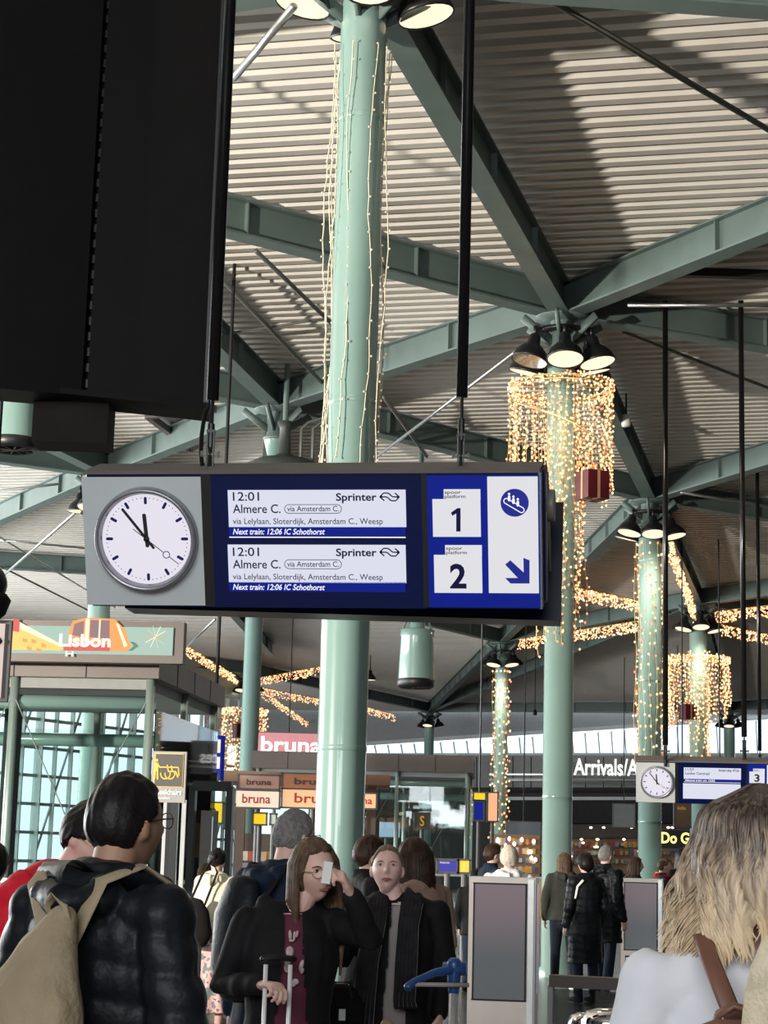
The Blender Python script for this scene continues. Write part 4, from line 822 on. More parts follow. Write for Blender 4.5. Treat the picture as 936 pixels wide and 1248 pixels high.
# ================================================================== PEOPLE
def sst(a, b, x):
    t = max(0.0, min(1.0, (x-a)/(b-a))); return t*t*(3-2*t)
def lerpk(tab, x):
    for (a, u), (b, v) in zip(tab, tab[1:]):
        if x <= b: return u+(v-u)*max(0, (x-a)/(b-a))
    return tab[-1][1]
def skull(nx, ny, nz):
    x, y, z = nx*.074, ny*.096, nz*.118
    if nz < 0:
        k = sst(0, 1, -nz); x *= 1-.30*k
        if ny > 0: y *= 1-.55*k
        else: y *= 1-.10*k
    if ny > .2 and nz > -.3: y *= 1.05
    return Vector((x, y, z))
def face(nx, ny, nz):
    p = skull(nx, ny, nz)
    if ny < -.1:
        x, z = p.x, p.z
        g = lambda cx, cz, sx, sz: math.exp(-((x-cx)/sx)**2-((z-cz)/sz)**2)
        d = .013*g(0, .005, .009, .026)+.024*g(0, -.020, .0125, .016)+.005*g(0, .034, .05, .010)
        d -= .010*(g(.031, .010, .017, .012)+g(-.031, .010, .017, .012))
        d += .007*g(0, -.056, .021, .010)-.003*g(0, -.0565, .02, .003)-.004*g(0, -.071, .02, .006)+.007*g(0, -.092, .018, .015)
        d += .004*(g(.042, -.02, .02, .02)+g(-.042, -.02, .02, .02))
        p = p+Vector((0, -d, 0))
    return p
def grid(mb, fn, M, n=56, m=44):
    vs = []; fs = []
    for i in range(1, m):
        th = pi*i/m
        for k in range(n):
            ph = 2*pi*k/n; vs.append(M @ fn(sin(th)*cos(ph), sin(th)*sin(ph), cos(th)))
    for i in range(m-2):
        for k in range(n): fs.append((i*n+k, (i+1)*n+k, (i+1)*n+(k+1) % n, i*n+(k+1) % n))
    t = len(vs); vs += [M @ fn(0, 0, 1), M @ fn(0, 0, -1)]
    for k in range(n): fs.append((t, k, (k+1) % n)); fs.append((t+1, (m-2)*n+(k+1) % n, (m-2)*n+k))
    mb.add(vs, fs)
def hairfn(kind, th, seed):
    tabs = {'short': [(0, .60), (50, .55), (72, .12), (95, -.05), (112, -.42), (180, -.72)], 'long': [(0, .68), (48, .60), (78, -.55), (100, -.9), (180, -.98)], 'tied': [(0, .72), (44, .66), (72, .30), (92, .02), (112, -.3), (180, -.6)]}
    tab = tabs[kind]
    def f(nx, ny, nz):
        az = math.degrees(math.atan2(abs(nx), -ny)); h = lerpk(tab, az); h += .05*noise.noise(Vector((nx*16+seed, ny*16, 3))); k = sst(h-.07, h+.07, nz)
        p = skull(nx, ny, nz); q = Vector((nx, ny, nz)).normalized()
        w = noise.noise(Vector((nx*5+seed, ny*5, nz*2)))*.004
        return p+q*(k*(th+w)-(1-k)*.012)
    return f
def handgeo(mb, w, d, n, curl=.5, left=False, sc=1.0):
    d = d.normalized(); n = (n-d*n.dot(d)).normalized(); s = d.cross(n)*(1 if left else -1)   # s points to the thumb side
    mb.chain([w-d*.02, w+d*.015*sc, w+d*.05*sc, w+d*.088*sc], [(.028*sc, .020*sc), (.031*sc, .019*sc), (.040*sc, .017*sc), (.038*sc, .014*sc)], 10, side=s)
    for i, (o, L) in enumerate(((.030, .072), (.010, .080), (-.010, .075), (-.029, .058))):
        b = w+d*.088*sc+s*o*sc; a = curl*(1+.12*i); d1 = (d*cos(a)+n*sin(a)); d2 = (d*cos(2.1*a)+n*sin(2.1*a)); d3 = (d*cos(2.9*a)+n*sin(2.9*a))
        p1 = b+d1*L*.45*sc; p2 = p1+d2*L*.32*sc; p3 = p2+d3*L*.25*sc; mb.chain([b-d*.015, p1, p2, p3], [.0095*sc, .0088*sc, .008*sc, .007*sc], 8)
    b = w+d*.025*sc+s*.026*sc; p1 = b+(d*.6+s*.65+n*.35).normalized()*.035*sc; p2 = p1+(d*.85+s*.1+n*.5).normalized()*.028*sc; p3 = p2+(d*.8-s*.1+n*.6).normalized()*.02*sc
    mb.chain([b-d*.01, p1, p2, p3], [.013*sc, .011*sc, .0095*sc, .008*sc], 8)
def arm_pts(sh, el, wr): return [sh, sh.lerp(el, .5), el, el.lerp(wr, .5), wr]
def person(label, px, ytop, d, yaw, coat=None, hem=.78, coatm=BLK, legm=JEAN, shoem=BLACKM, skin=SKIN, hair='short', hairm=HBLK, hth=.014, arms=None, turn=0, pitch=0, tilt=0,
           voxel=.011, w=1.0, shw=.185, legs='stand', t=.03, puffer=False, openf=0.0, shirt=None, shirtm=None, hood=None, skirt=None, lean=0.0, headfwd=0.0, eyes=False, glasses=None, curl=.55, Hset=None, collar=True, group=None, long_to=1.30, nlock=30, lockw=.016, browm=HBRN, fold=.008, sleeve_end=.93, bust=0.0, headx=0.0):
    p = P(px, ytop, d); H = Hset or p.z; s = H/1.715
    root = empty('person', (p.x, d, 0), radians(yaw)); root.scale = (s, s, s); tag(root, label, 'person', group)
    Ln = Matrix.Rotation(radians(lean), 3, 'X')
    def T(v):   # upper-body lean about the pelvis
        v = Vector(v)
        if v.z < .95: return v
        q = v-Vector((0, 0, .95)); return Vector((0, 0, .95))+Ln @ q
    neck = T((headx*.5, .0-headfwd*.3, 1.47)); hc = T((headx, -.015-headfwd, 1.585))
    Hm = Matrix.Translation(hc) @ (Matrix.Rotation(radians(turn), 4, 'Z') @ Matrix.Rotation(radians(pitch), 4, 'X') @ Matrix.Rotation(radians(tilt), 4, 'Y'))
    A = {'L': (T((shw, .01, 1.385)), Vector((.235, .03, 1.11)), Vector((.24, -.05, .87))), 'R': (T((-shw, .01, 1.385)), Vector((-.235, .03, 1.11)), Vector((-.24, -.05, .87)))}
    if arms:
        for k, (e, wv) in arms.items(): A[k] = (A[k][0], Vector(e), Vector(wv))
    # ---- body: one continuous surface
    mb = MB(); grid(mb, face, Hm)
    for sx in (-1, 1): mb.ell(Hm @ Vector((sx*.076, .008, -.008)), (.010, .018, .030), 10, 8, Hm.to_3x3() @ Matrix.Rotation(sx*.35, 3, 'Z'))
    mb.chain([T((0, .01, 1.40)), neck, hc+Vector((0, .02, -.03))], [.062*w, .050*w, .052*w], 14)
    mb.chain([T((0, 0, z)) for z in (.86, .95, 1.08, 1.22, 1.33, 1.40)], [(.15*w, .10*w), (.15*w, .10*w), (.12*w, .085*w), (.14*w, .095*w), (.15*w, .09*w), (.10*w, .06)], 16, side=(1, 0, 0))
    mb.chain([T((-shw+.02, .01, 1.375)), T((0, .01, 1.40)), T((shw-.02, .01, 1.375))], [.038, .055, .038], 10)
    for k in ('L', 'R'):
        S, E, Wr = A[k]; mb.chain(arm_pts(S, E, Wr), [.042, .040, .035, .032, .025], 10)
        dv = (Wr-E); n = Vector((0, -.2, -1)) if abs(dv.normalized().z) < .75 else Vector((-1 if k == 'L' else 1, 0, 0)); handgeo(mb, Wr, dv, n, curl, k == 'R')
    st = {'stand': ((.02, .0), (.02, .0)), 'walk': ((-.06, -.16), (.05, .20)), 'apart': ((-.02, -.04), (.04, .06))}[legs]
    lg = {}
    for sx, (ky, ay) in ((1, st[0]), (-1, st[1])):
        lg[sx] = (Vector((sx*.09, 0, .90)), Vector((sx*.10, ky-.02, .49)), Vector((sx*.105, ay+.02, .085))); h, k_, a_ = lg[sx]
        mb.chain([h, h.lerp(k_, .5), k_, k_.lerp(a_, .45), a_], [.082*w, .070*w, .05, .048, .032], 12)
        mb.chain([a_+Vector((0, .03, -.045)), a_+Vector((0, -.06, -.05)), a_+Vector((0, -.13, -.06))], [(.030, .03), (.033, .026), (.03, .016)], 8, side=(1, 0, 0))
    meshobj('body', bake(mb, voxel if not eyes else min(voxel, .0052), 1, .5), skin, root)
    # ---- trousers or skirt
    mb = MB()
    if skirt:
        zz = [1.0, .92, .75, .5, .25, skirt]; mb.chain([(0, .0+.02*i*0, z) for i, z in enumerate(zz)], [(.14, .10), (.18, .14), (.20, .16), (.22, .19), (.25, .22), (.28, .25)], 40, side=(1, 0, 0), rnd=False)
        sm = bake(mb, .014, 2)
        for v in sm.vertices:
            a = math.atan2(v.co.y, v.co.x); k = sst(.95, .3, v.co.z); f = 1+.045*k*sin(a*11+2*sin(v.co.z*5)); v.co.x *= f; v.co.y *= f
        meshobj('skirt', sm, legm, root)
    else:
        mb.chain([T((0, 0, 1.0)), (0, 0, .9), (0, .0, .82)], [(.145*w, .10*w), (.16*w, .115*w), (.15*w, .11*w)], 16, side=(1, 0, 0))
        for sx in (1, -1): h, k_, a_ = lg[sx]; mb.chain([h, h.lerp(k_, .5), k_, k_.lerp(a_, .5), a_+Vector((0, 0, .03))], [.096*w, .083*w, .066, .062, .055], 12)
        meshobj('trousers', bake(mb, max(voxel, .012), 2), legm, root)
    for sx in (1, -1):
        a_ = lg[sx][2]; mb = MB(); mb.chain([a_+Vector((0, .05, -.05)), a_+Vector((0, -.03, -.042)), a_+Vector((0, -.10, -.05)), a_+Vector((0, -.16, -.056))], [(.040, .034), (.043, .042), (.045, .032), (.038, .022)], 12, side=(1, 0, 0)); mb.chain([a_+Vector((0, .03, -.01)), a_+Vector((0, .02, .04))], [.045, .042], 12)
        meshobj('shoe', bake(mb, .009, 1), shoem, root)
    # ---- coat
    def torso(mb, t, hem, flare=1.0):
        rings = [(1.42, .085*w, .065), (1.36, .155*w, .095), (1.27, .165*w, .105+bust), (1.15, .148*w, .10), (1.04, .142*w, .10), (.93, .158*w, .115)]
        z = .93
        while z-.12 > hem: z -= .12; rings.append((z, (.165+.02*flare*(.93-z))*w, .122+.02*flare*(.93-z)))
        rings.append((hem, (.167+.03*flare*(.93-hem))*w, .124+.03*flare*(.93-hem)))
        mb.chain([T((0, 0, z)) if z > .95 else (0, 0, z) for z, a, b in rings], [(a+t, b+t) for z, a, b in rings], 28, side=(1, 0, 0), rnd=False)
        mb.chain([T((-shw+.01, .01, 1.37)), T((-.07, .015, 1.405)), T((.07, .015, 1.405)), T((shw-.01, .01, 1.37))], [.045+t*.8, .045+t, .045+t, .045+t*.8], 12)
    if shirt:
        mb = MB(); torso(mb, .004, shirt); meshobj('top', bake(mb, .012, 2), shirtm, root)
    mb = MB(); torso(mb, t, hem)
    for k in ('L', 'R'):
        S, E, Wr = A[k]; mb.chain(arm_pts(S, E, E.lerp(Wr, sleeve_end)), [.047+t*.75, .043+t*.75, .038+t*.75, .035+t*.6, .029+t*.5], 14, rnd=True)
    if collar: mb.chain([neck+Vector((0, .01, -.05)), neck+Vector((0, .012, .0)), neck+Vector((0, .012, .025))], [(.075+t*.6, .070+t*.6), (.068+t*.5, .066+t*.5), (.07+t*.3, .068+t*.3)], 16, side=(1, 0, 0), rnd=False)
    if hood: 
        mb.chain([T((-.10, .04, 1.45)), T((-.07, .11, 1.42)), T((0, .14, 1.40)), T((.07, .11, 1.42)), T((.10, .04, 1.45))], [.035, .05, .06, .05, .035], 12)
    cm = bake(mb, max(voxel, .010), 2); sd = random.random()*50
    def cf(c):
        q = noise.noise(Vector((c.x*5+sd, c.y*5, c.z*7)))+.5*noise.noise(Vector((c.x*14+sd, c.y*14, c.z*9))); o = fold*q
        o += fold*.6*noise.noise(Vector((c.x*22+sd, c.y*22, c.z*4)))
        return o+(.008*abs(sin((c.z+.02*sin(c.x*9+sd))*pi/.085))-.005 if puffer else 0)
    disp(cm, cf)
    if openf:
        import bmesh
        bm = bmesh.new(); bm.from_mesh(cm); kill = [f for f in bm.faces if f.calc_center_median().y < -.06 and abs(f.calc_center_median().x) < openf*(.55+.6*sst(1.4, .8, f.calc_center_median().z)) and f.normal.y < -.1 and f.calc_center_median().z < 1.47 and f.calc_center_median().y > -.2]
        bmesh.ops.delete(bm, geom=kill, context='FACES'); bm.to_mesh(cm); bm.free()
    meshobj('coat' if coatm not in (WHITEF, CREAMF) else 'top', cm, coatm, root)
    # ---- hair
    seed = random.random()*30; mb = MB(); grid(mb, hairfn(hair, hth, seed), Hm, 128, 96) if d < 13 else grid(mb, hairfn(hair, hth, seed), Hm, 64, 48)
    ho = mb.build('hair', hairm, root, True)
    if hair == 'long' and nlock:
        mb = MB(); R3 = Hm.to_3x3()
        for k in range(nlock):
            az = radians(75+210*(k+random.random()*.8)/nlock)         # measured from the face, round the back
            u = Vector((sin(az), -cos(az), 0)); e = long_to+random.uniform(-.03, .04); pts = []
            for j, (zz, rr) in enumerate(((.112, .25), (.085, .62), (.03, .98), (-.04, 1.06), (-.10, 1.12))):
                pts.append(Hm @ Vector((u.x*(.076*rr+.010), u.y*(.098*rr+.008), zz)))
            l = pts[-1]; end = Vector((l.x*1.0+random.uniform(-.02, .02), l.y+(.02 if l.y > 0 else .0)+.02, e)); 
            for f in (.35, .7, 1): pts.append(l.lerp(end, f)+Vector((sin(f*5+k)*.008, cos(f*4+k)*.006, 0)))
            n_ = len(pts); mb.chain(pts, [lockw*(.8 if i == 0 else 1.1 if i < n_-2 else .9 if i == n_-2 else .4) for i in range(n_)], 7)
        mb.build('hair_lock', hairm, root, True)['kind'] = 'stuff'
    if hair == 'tied': MB().ell(Hm @ Vector((0, .115, .02)), (.035, .03, .04), 12, 8, Hm.to_3x3()).build('hair_bun', hairm, root, True)
    # ---- face details
    if eyes:
        for sx in (-1, 1):
            MB().ell(Hm @ Vector((sx*.031, -.0770, .011)), (.0135, .008, .0055), 14, 8, Hm.to_3x3()).build('eye', mat('eye_white', (.55, .5, .48), .3, 0, 0), root, True)
            MB().ell(Hm @ Vector((sx*.0315, -.0838, .0115)), (.0052, .002, .0048), 12, 6, Hm.to_3x3()).build('iris', mat('iris', (.03, .035, .04), .3, 0, 0), root, True)
            MB().chain([Hm @ Vector((sx*x, y, z)) for x, y, z in ((.016, -.0915, .0255), (.031, -.0885, .0305), (.047, -.076, .0265))], [.0022, .0026, .0014], 6).build('eyebrow', browm, root, True)
            MB().chain([Hm @ Vector((sx*x, y, z)) for x, y, z in ((.018, -.0835, .0145), (.031, -.0855, .0175), (.044, -.077, .0135))], [.0012, .0016, .0012], 6).build('eyelash', browm, root, True)
        mb = MB(); mb.chain([Hm @ Vector(v) for v in ((-.024, -.084, -.0565), (-.010, -.0945, -.0535), (0, -.0955, -.0545), (.010, -.0945, -.0535), (.024, -.084, -.0565))], [.0022, .0038, .0036, .0038, .0022], 8); mb.chain([Hm @ Vector(v) for v in ((-.020, -.085, -.059), (0, -.0945, -.0625), (.020, -.085, -.059))], [.002, .0046, .002], 8); mb.build('lips', mat('lip', (.42, .17, .15), .45, 0, .05), root, True)
    if glasses:
        mb = MB()
        for sx in (-1, 1):
            mb.chain([Hm @ Vector((sx*.034+.024*cos(a*pi/8), -.1015+.006*abs(cos(a*pi/8)), .006+.019*sin(a*pi/8))) for a in range(17)], [.0015]*17, 5, rnd=False)
            mb.chain([Hm @ Vector((sx*.058, -.096, .012)), Hm @ Vector((sx*.079, -.04, .012)), Hm @ Vector((sx*.082, .01, .006))], [.002]*3, 5)
        mb.chain([Hm @ Vector((-.010, -.103, .010)), Hm @ Vector((.010, -.103, .010))], [.0015]*2, 5); mb.build('glasses', glasses, root, True)
    return root, Hm, A, T, s
GOLDF = mat('thin_gold_frame', (.5, .38, .22), .3, .8, 0)
# ---- woman with glasses, left hand with a ticket at her face
pw, Hm, A, T, s = person('woman in glasses and open black jacket holding a white ticket to her face', 358, 1018.5, 7.2, 8, coatm=BLK, hem=.74, legm=JEAN, hair='long', hairm=HMID, arms={'R': ((-.25, .0, 1.15), (-.12, -.20, 1.165)), 'L': ((.285, -.17, 1.345), (.20, -.235, 1.50))},
    turn=22, pitch=6, tilt=-8, voxel=.010, eyes=True, glasses=GOLDF, openf=.065, shirt=.70, shirtm=mat('maroon_shirt', (.10, .012, .035), .8), long_to=1.22, nlock=34, lockw=.013, headfwd=.02, headx=.08, curl=.75, t=.022, shw=.165, collar=False, hood=True)
# printed letters on the maroon top
mb = MB()
for (x, z, a, b) in ((-.012, 1.345, .007, .020), (.004, 1.343, .006, .018), (.014, 1.35, .006, .014), (-.006, 1.325, .012, .005), (-.012, 1.285, .016, .020), (-.018, 1.255, .015, .020), (-.020, 1.225, .013, .018), (.034, 1.235, .009, .022), (.038, 1.215, .008, .012), (.014, 1.175, .014, .012), (.006, 1.165, .010, .010)):
    mb.ell((x, -.118, z), (a, .006, b), 7, 5, Matrix.Rotation(x*8, 3, 'Y'))
mb.build('shirt_print', mat('print_pinkish', (.50, .38, .38), .8, 0, .3, 40), pw)
hp = A['L'][2]+(A['L'][2]-A['L'][1]).normalized()*.075
o = tag(MB().box((0, 0, 0), (.032, .002, .078), Matrix.Rotation(.12, 3, 'Y')).build('ticket', WHT), 'small white ticket held by the woman in glasses', 'ticket'); o.location = P(398.5, 1063.5, 6.93)
# suitcase she holds
gp = A['R'][2]; q = pw.matrix_basis @ (gp+(gp-A['R'][1]).normalized()*.07); b = P(339, 1169, q.y)
r = empty('suitcase', (b.x, q.y+.02, 0), radians(20)); tag(r, 'dark wheeled suitcase with a silver telescopic handle held by the woman in glasses', 'suitcase')
mb = MB(); 
for x in (-.046, .046): mb.tube((x, 0, .62), (x, 0, b.z-.02), .0085, n=10)
mb.build('telescopic_tube', mat('silver_tube', (.78, .78, .78), .35, .2, 0), r, True); mb = MB(); mb.chain([(-.058, 0, b.z), (0, 0, b.z+.004), (.058, 0, b.z)], [(.014, .012)]*3, 10); mb.build('grip', BLACK, r, True)
mb = MB(); mb.chain([(0, -.12, .09), (0, -.12, .12), (0, -.12, .60), (0, -.12, .63)], [(.17, .09), (.20, .11), (.20, .11), (.17, .09)], 24, side=(1, 0, 0)); mb.build('shell', mat('suitcase_dark', (.02, .02, .025), .4, 0, .1), r, True)
for x in (-.14, .14): mb = MB(); mb.tube((x-.012, -.12, .025), (x+.012, -.12, .025), .025, n=14); mb.tube((x, -.12, .03), (x, -.12, .1), .01, n=6); mb.build('wheel', BLACK, r)
# ---- scarf woman
pw2, Hm, A, T, s = person('woman in a black coat and long black striped scarf looking up', 485, 1028, 9.2, 0, coatm=BLK, hem=.80, legm=JEAN, skin=SKINP, hair='tied', hairm=mat('ash_brown_hair', (.16, .105, .07), .5, 0, .4, 30, bump=.12), hth=.007, headx=-.05, collar=False, arms={'R': ((-.27, -.02, 1.16), (-.47, -.10, 1.14)), 'L': ((.245, .02, 1.12), (.22, -.10, .90))},
    turn=-2, pitch=-9, voxel=.010, eyes=True, openf=.05, shirt=.78, shirtm=mat('grey_scarf_top', (.32, .28, .27), .8), t=.032, shw=.195, w=1.04, hood=True, browm=HMID)
SCF = mat('black_scarf', (.018, .016, .018), .85, 0, .3, 20); SCW = mat('scarf_stripe', (.16, .14, .15), .85)
sc = MB(); st = MB()
for sx in (-1, 1):
    for j in range(5):
        x0 = sx*(.045+.019*j); dx = -.05 if sx < 0 else -.03
        pts = [T((sx*(.055), .05, 1.49)), T((x0*1.0+dx*.2, -.085, 1.43)), T((x0*.9+dx*.5, -.178, 1.33)), (x0+dx, -.195, 1.15), (x0*1.0+dx*1.2, -.20, .98), (x0*1.1+dx*1.3, -.19, .80 if sx < 0 else .95)]
        sc.chain(pts, [.016, .02, .019, .019, .018, .016], 7)
        st.chain([Vector(p)+Vector((.012, -.013, 0)) for p in pts[1:]], [.0025]*5, 4)
sc.build('scarf', SCF, pw2, True); st.build('scarf_stripe', SCW, pw2)
MB().ell((-.035, -.19, .86), (.03, .02, .03), 14, 8).build('belt_pouch', mat('pouch_tan', (.45, .33, .22), .6), pw2, True)
# ---- grey haired man
pg, Hm, A, T, s = person('grey haired man with glasses in a long navy coat seen from behind', 347, 983, 8.6, 138, coatm=NAVYC, hem=.38, legm=JEAN, hair='short', hairm=HGREY, hth=.006, hood=True, t=.04, shw=.195, w=1.08, headfwd=.05, turn=-6, glasses=BLACK, voxel=.011, arms={'L': ((.24, .02, 1.10), (.20, .06, .86)), 'R': ((-.24, .02, 1.10), (-.20, .06, .86))})
r = empty('backpack', pg.location+Vector((-.02, -.20, 1.08)), radians(138)); 
bpk = r; tag(r, 'black backpack strapped on the grey haired man', 'backpack'); r.location = pg.matrix_basis @ Vector((0, .24, 1.06))
MB().chain([(0, 0, -.1), (0, .01, .0), (0, .01, .22), (0, -.01, .34)], [(.11, .06), (.14, .08), (.13, .075), (.09, .05)], 20, side=(1, 0, 0)).build('bag', BLKP, r, True)
for sx in (-1, 1): MB().chain([(sx*.09, -.06, .30), (sx*.11, -.17, .44), (sx*.12, -.30, .42), (sx*.13, -.38, .20)], [(.022, .006)]*4, 8, side=(1, 0, 0)).build('strap', BLACKM, r, True)
# ---- brown haired woman behind
person('woman with long dark brown hair seen from behind next to the scarf woman', 514, 1021, 11.2, -128, coatm=mat('taupe_coat', (.30, .20, .16), .8, 0, .1), hem=.85, hair='long', hairm=HBRN, long_to=1.12, nlock=44, lockw=.019, t=.03, headfwd=.04, hth=.018)
person('dark haired man in a black coat just right of the nearest column', 449, 1017, 12.2, 105, coatm=BLK, hair='short', hairm=HBRN, t=.04, shw=.19)
# ---- near man with backpack
pm, Hm, A, T, s = person('man in a black puffer jacket with a khaki backpack seen from behind', 137, 937, 4.75, 146, coatm=BLKP, hem=.72, legm=JEAN, skin=SKIND, hair='short', hairm=HBLK, hth=.010, t=.036, headfwd=.045, puffer=True, hood=True, shw=.19, w=1.05, turn=-10, pitch=-4, glasses=BLACK, voxel=.009, fold=.012, arms={'L': ((.27, .03, 1.10), (.25, -.12, .90)), 'R': ((-.27, .03, 1.10), (-.25, -.12, .90))})
mb = MB(); mb.chain([T((-.13, -.05, 1.44)), T((-.12, .06, 1.46)), T((0, .11, 1.46)), T((.12, .06, 1.46)), T((.13, -.05, 1.44))], [.03, .038, .042, .038, .03], 12); mb.build('collar_ruff', BLKP, pm, True)
r = empty('backpack', pm.matrix_basis @ Vector((-.05, .255, .75)), radians(146-12)); tag(r, 'khaki canvas backpack on the man in the black puffer jacket', 'backpack'); r.scale = (s, s, s)
mb = MB(); mb.chain([(0, 0, .02), (0, .02, .06), (0, .03, .28), (0, .02, .44), (0, -.02, .56), (0, -.05, .62)], [(.13, .07), (.16, .10), (.165, .115), (.14, .095), (.085, .055), (.04, .03)], 24, side=(1, 0, 0))
bm_ = bake(mb, .009, 2)
disp(bm_, lambda c: .010*noise.noise(c*9)+.006*noise.noise(Vector((c.x*25, c.y*25, c.z*8))))
meshobj('bag', bm_, KHAKI, r)
mb = MB(); mb.chain([(0, .10, .06), (0, .12, .10), (0, .125, .26), (0, .10, .33)], [(.11, .03), (.12, .045), (.11, .04), (.08, .02)], 20, side=(1, 0, 0)); mb.build('front_pocket', mat('khaki_light', (.36, .29, .19), .8, 0, .12, 6, bump=.2), r, True)
mb = MB(); mb.chain([(x, .165-.03*abs(x/.1), .33+.04*(1-(x/.1)**2)) for x in (-.1, -.05, 0, .05, .1)], [.003]*5, 6); mb.build('zip', BLACKM, r, True)
mb = MB(); mb.chain([(-.03, -.05, .60), (-.035, -.03, .65), (0, -.02, .67), (.035, -.03, .65), (.03, -.05, .60)], [(.012, .004)]*5, 8); mb.build('haul_loop', KHAKI, r, True)
inv = lambda v: r.matrix_basis.inverted() @ (pm.matrix_basis @ Vector(v))
bpy.context.view_layer.update()
for sx in (-1, 1):
    pts = [inv((sx*.03-.03, .18, 1.31)), inv((sx*.10, .13, 1.455)), inv((sx*.135, .04, 1.49)), inv((sx*.145, -.07, 1.44)), inv((sx*.15, -.15, 1.30)), inv((sx*.17, -.12, 1.05)), inv((sx*.19, .05, .92))]
    MB().chain(pts, [(.030, .007)]*7, 8, side=(1, 0, 0)).build('shoulder_strap', KHAKI, r, True)
# ---- red jacket
person('person in a bright red puffer jacket bowing the head at the left edge', 63, 1001, 6.7, 62, coatm=RED, hair='short', hairm=HBLK, puffer=True, t=.05, lean=8, pitch=34, headfwd=.06, w=1.1, shw=.19, Hset=1.79, glasses=GOLDF, voxel=.010, hth=.018)
person('dark haired person cut by the left edge behind the red jacket', -9, 1025, 9.5, 170, coatm=BLK, hair='short', t=.04)
# ---- cream hoodie woman
FLO = bpy.data.materials.new('floral_print'); FLO.use_nodes = True; nt = FLO.node_tree; bs = nt.nodes['Principled BSDF']; bs.inputs['Roughness'].default_value = .8
tc = nt.nodes.new('ShaderNodeTexCoord'); vo = nt.nodes.new('ShaderNodeTexNoise'); vo.inputs['Scale'].default_value = 14; vo.inputs['Detail'].default_value = 3; cr = nt.nodes.new('ShaderNodeValToRGB'); cr.color_ramp.interpolation = 'CONSTANT'
e = cr.color_ramp.elements; e[0].color = (.16, .20, .19, 1); e[1].position = .46; e[1].color = (.70, .38, .37, 1); x = e.new(.56); x.color = (.55, .42, .42, 1); x = e.new(.60); x.color = (.16, .13, .13, 1)
nt.links.new(tc.outputs['Object'], vo.inputs['Vector']); nt.links.new(vo.outputs[0], cr.inputs[0]); nt.links.new(cr.outputs[0], bs.inputs['Base Color'])
ph, Hm, A, T, s = person('woman in a cream hoodie and pink floral skirt pushing a trolley', 265, 1034, 18.4, 165, coatm=CREAMF, hem=.93, legm=FLO, skirt=.13, shoem=mat('pink_shoe', (.5, .3, .28), .7), hair='tied', hairm=HBLK, hth=.022, hood=True, t=.022, arms={'L': ((.22, -.06, 1.13), (.16, -.30, 1.06)), 'R': ((-.22, -.06, 1.13), (-.16, -.30, 1.06))}, shw=.165, pitch=14)
r = empty('tote_bag', P(236, 1122, 18.1)); tag(r, 'black tote bag over the shoulder of the woman in the cream hoodie', 'bag')
MB().chain([(0, 0, -.20), (0, 0, -.12), (0, 0, .10), (.02, 0, .18)], [(.14, .06), (.18, .08), (.14, .06), (.07, .03)], 18, side=(1, 0, 0)).build('bag', BLACKM, r, True)
MB().chain([(-.05, 0, .15), (.06, .0, .42), (.14, .1, .56), (.20, .05, .45), (.10, -.02, .15)], [(.012, .006)]*5, 6).build('strap', BLACKM, r, True)
def trolley(px, d, yaw, lab, hm, zh):
    g = P(px, 1150, d); r = empty('luggage_trolley', (g.x, d, 0), radians(yaw)); tag(r, lab, 'trolley'); TS = mat('trolley_steel', (.62, .63, .62), .3, .6, .04)
    mb = MB()
    for x in (-.24, .24): mb.tube((x, 0, .12), (x*.5, .04, zh-.34), .014, n=10); mb.tube((x, 0, .14), (x*.6, .85, .14), .014, n=8)
    mb.build('side_tube', TS, r, True); mb = MB()
    for k in range(5): mb.tube((-.24+.02*k, .12+.18*k, .14), (.24-.02*k, .12+.18*k, .14), .010, n=6)
    for z in (.35, .55, .76): mb.tube((-.24+.12*z, .03, z), (.24-.12*z, .03, z), .008, n=6)
    mb.build('cross_bar', TS, r, True)
    mb = MB(); mb.tube((0, -.02, .1), (0, .0, zh-.03), .022, n=12); mb.build('centre_post', TS, r, True)
    mb = MB(); mb.chain([(.02, .0, zh), (-.08, -.06, zh-.02), (-.16, -.11, zh-.055), (-.19, -.13, zh-.08)], [(.022, .024), (.018, .018), (.016, .016), (.02, .02)], 12); mb.chain([(0, .0, zh-.10), (0, 0, zh-.02), (0, 0, zh+.015)], [.026, .032, .036], 14); mb.tube((-.05, 0, zh-.002), (.055, 0, zh-.002), .030, n=18); mb.build('handle', hm, r, True)
    mb = MB(); mb.tube((-.17, -.12, zh-.07), (.07, -.03, zh-.07), .010, n=8); mb.build('grip_bar', mat('pink_grey_bar', (.45, .38, .38), .5), r, True)
    for x, y in ((-.2, 0), (.2, 0), (0, .85)): mb = MB(); mb.tube((x-.015, y, .06), (x+.015, y, .06), .06, n=18); mb.tube((x, y, .06), (x, y, .14), .012, n=6); mb.build('wheel', mat('blue_grey_rubber', (.06, .09, .16), .6), r, True)
    return r
HB = mat('blue_handle', (.02, .075, .25), .35, 0, .05, coat=.3)
trolley(554, 8.7, -8, 'luggage trolley with a blue handle left of the large grey totem', HB, 1.12)
trolley(222, 19.6, 20, 'luggage trolley pushed by the woman in the cream hoodie', HB, 1.02)
r = empty('shopping_bag', P(216, 1092, 19.8)); tag(r, 'translucent white shopping bag on the pushed trolley', 'bag'); mb = MB(); mb.ell((0, 0, -.1), (.16, .13, .20), 14, 10); bm_ = bake(mb, .02, 1)
disp(bm_, lambda c: .025*noise.noise(c*14))
meshobj('bag', bm_, mat('bag_white', (.5, .52, .50), .4, 0, .2, 12), r); MB().ell((.04, -.08, -.05), (.08, .05, .09), 10, 8).build('contents', mat('bread_tan', (.55, .36, .2), .7), r, True)
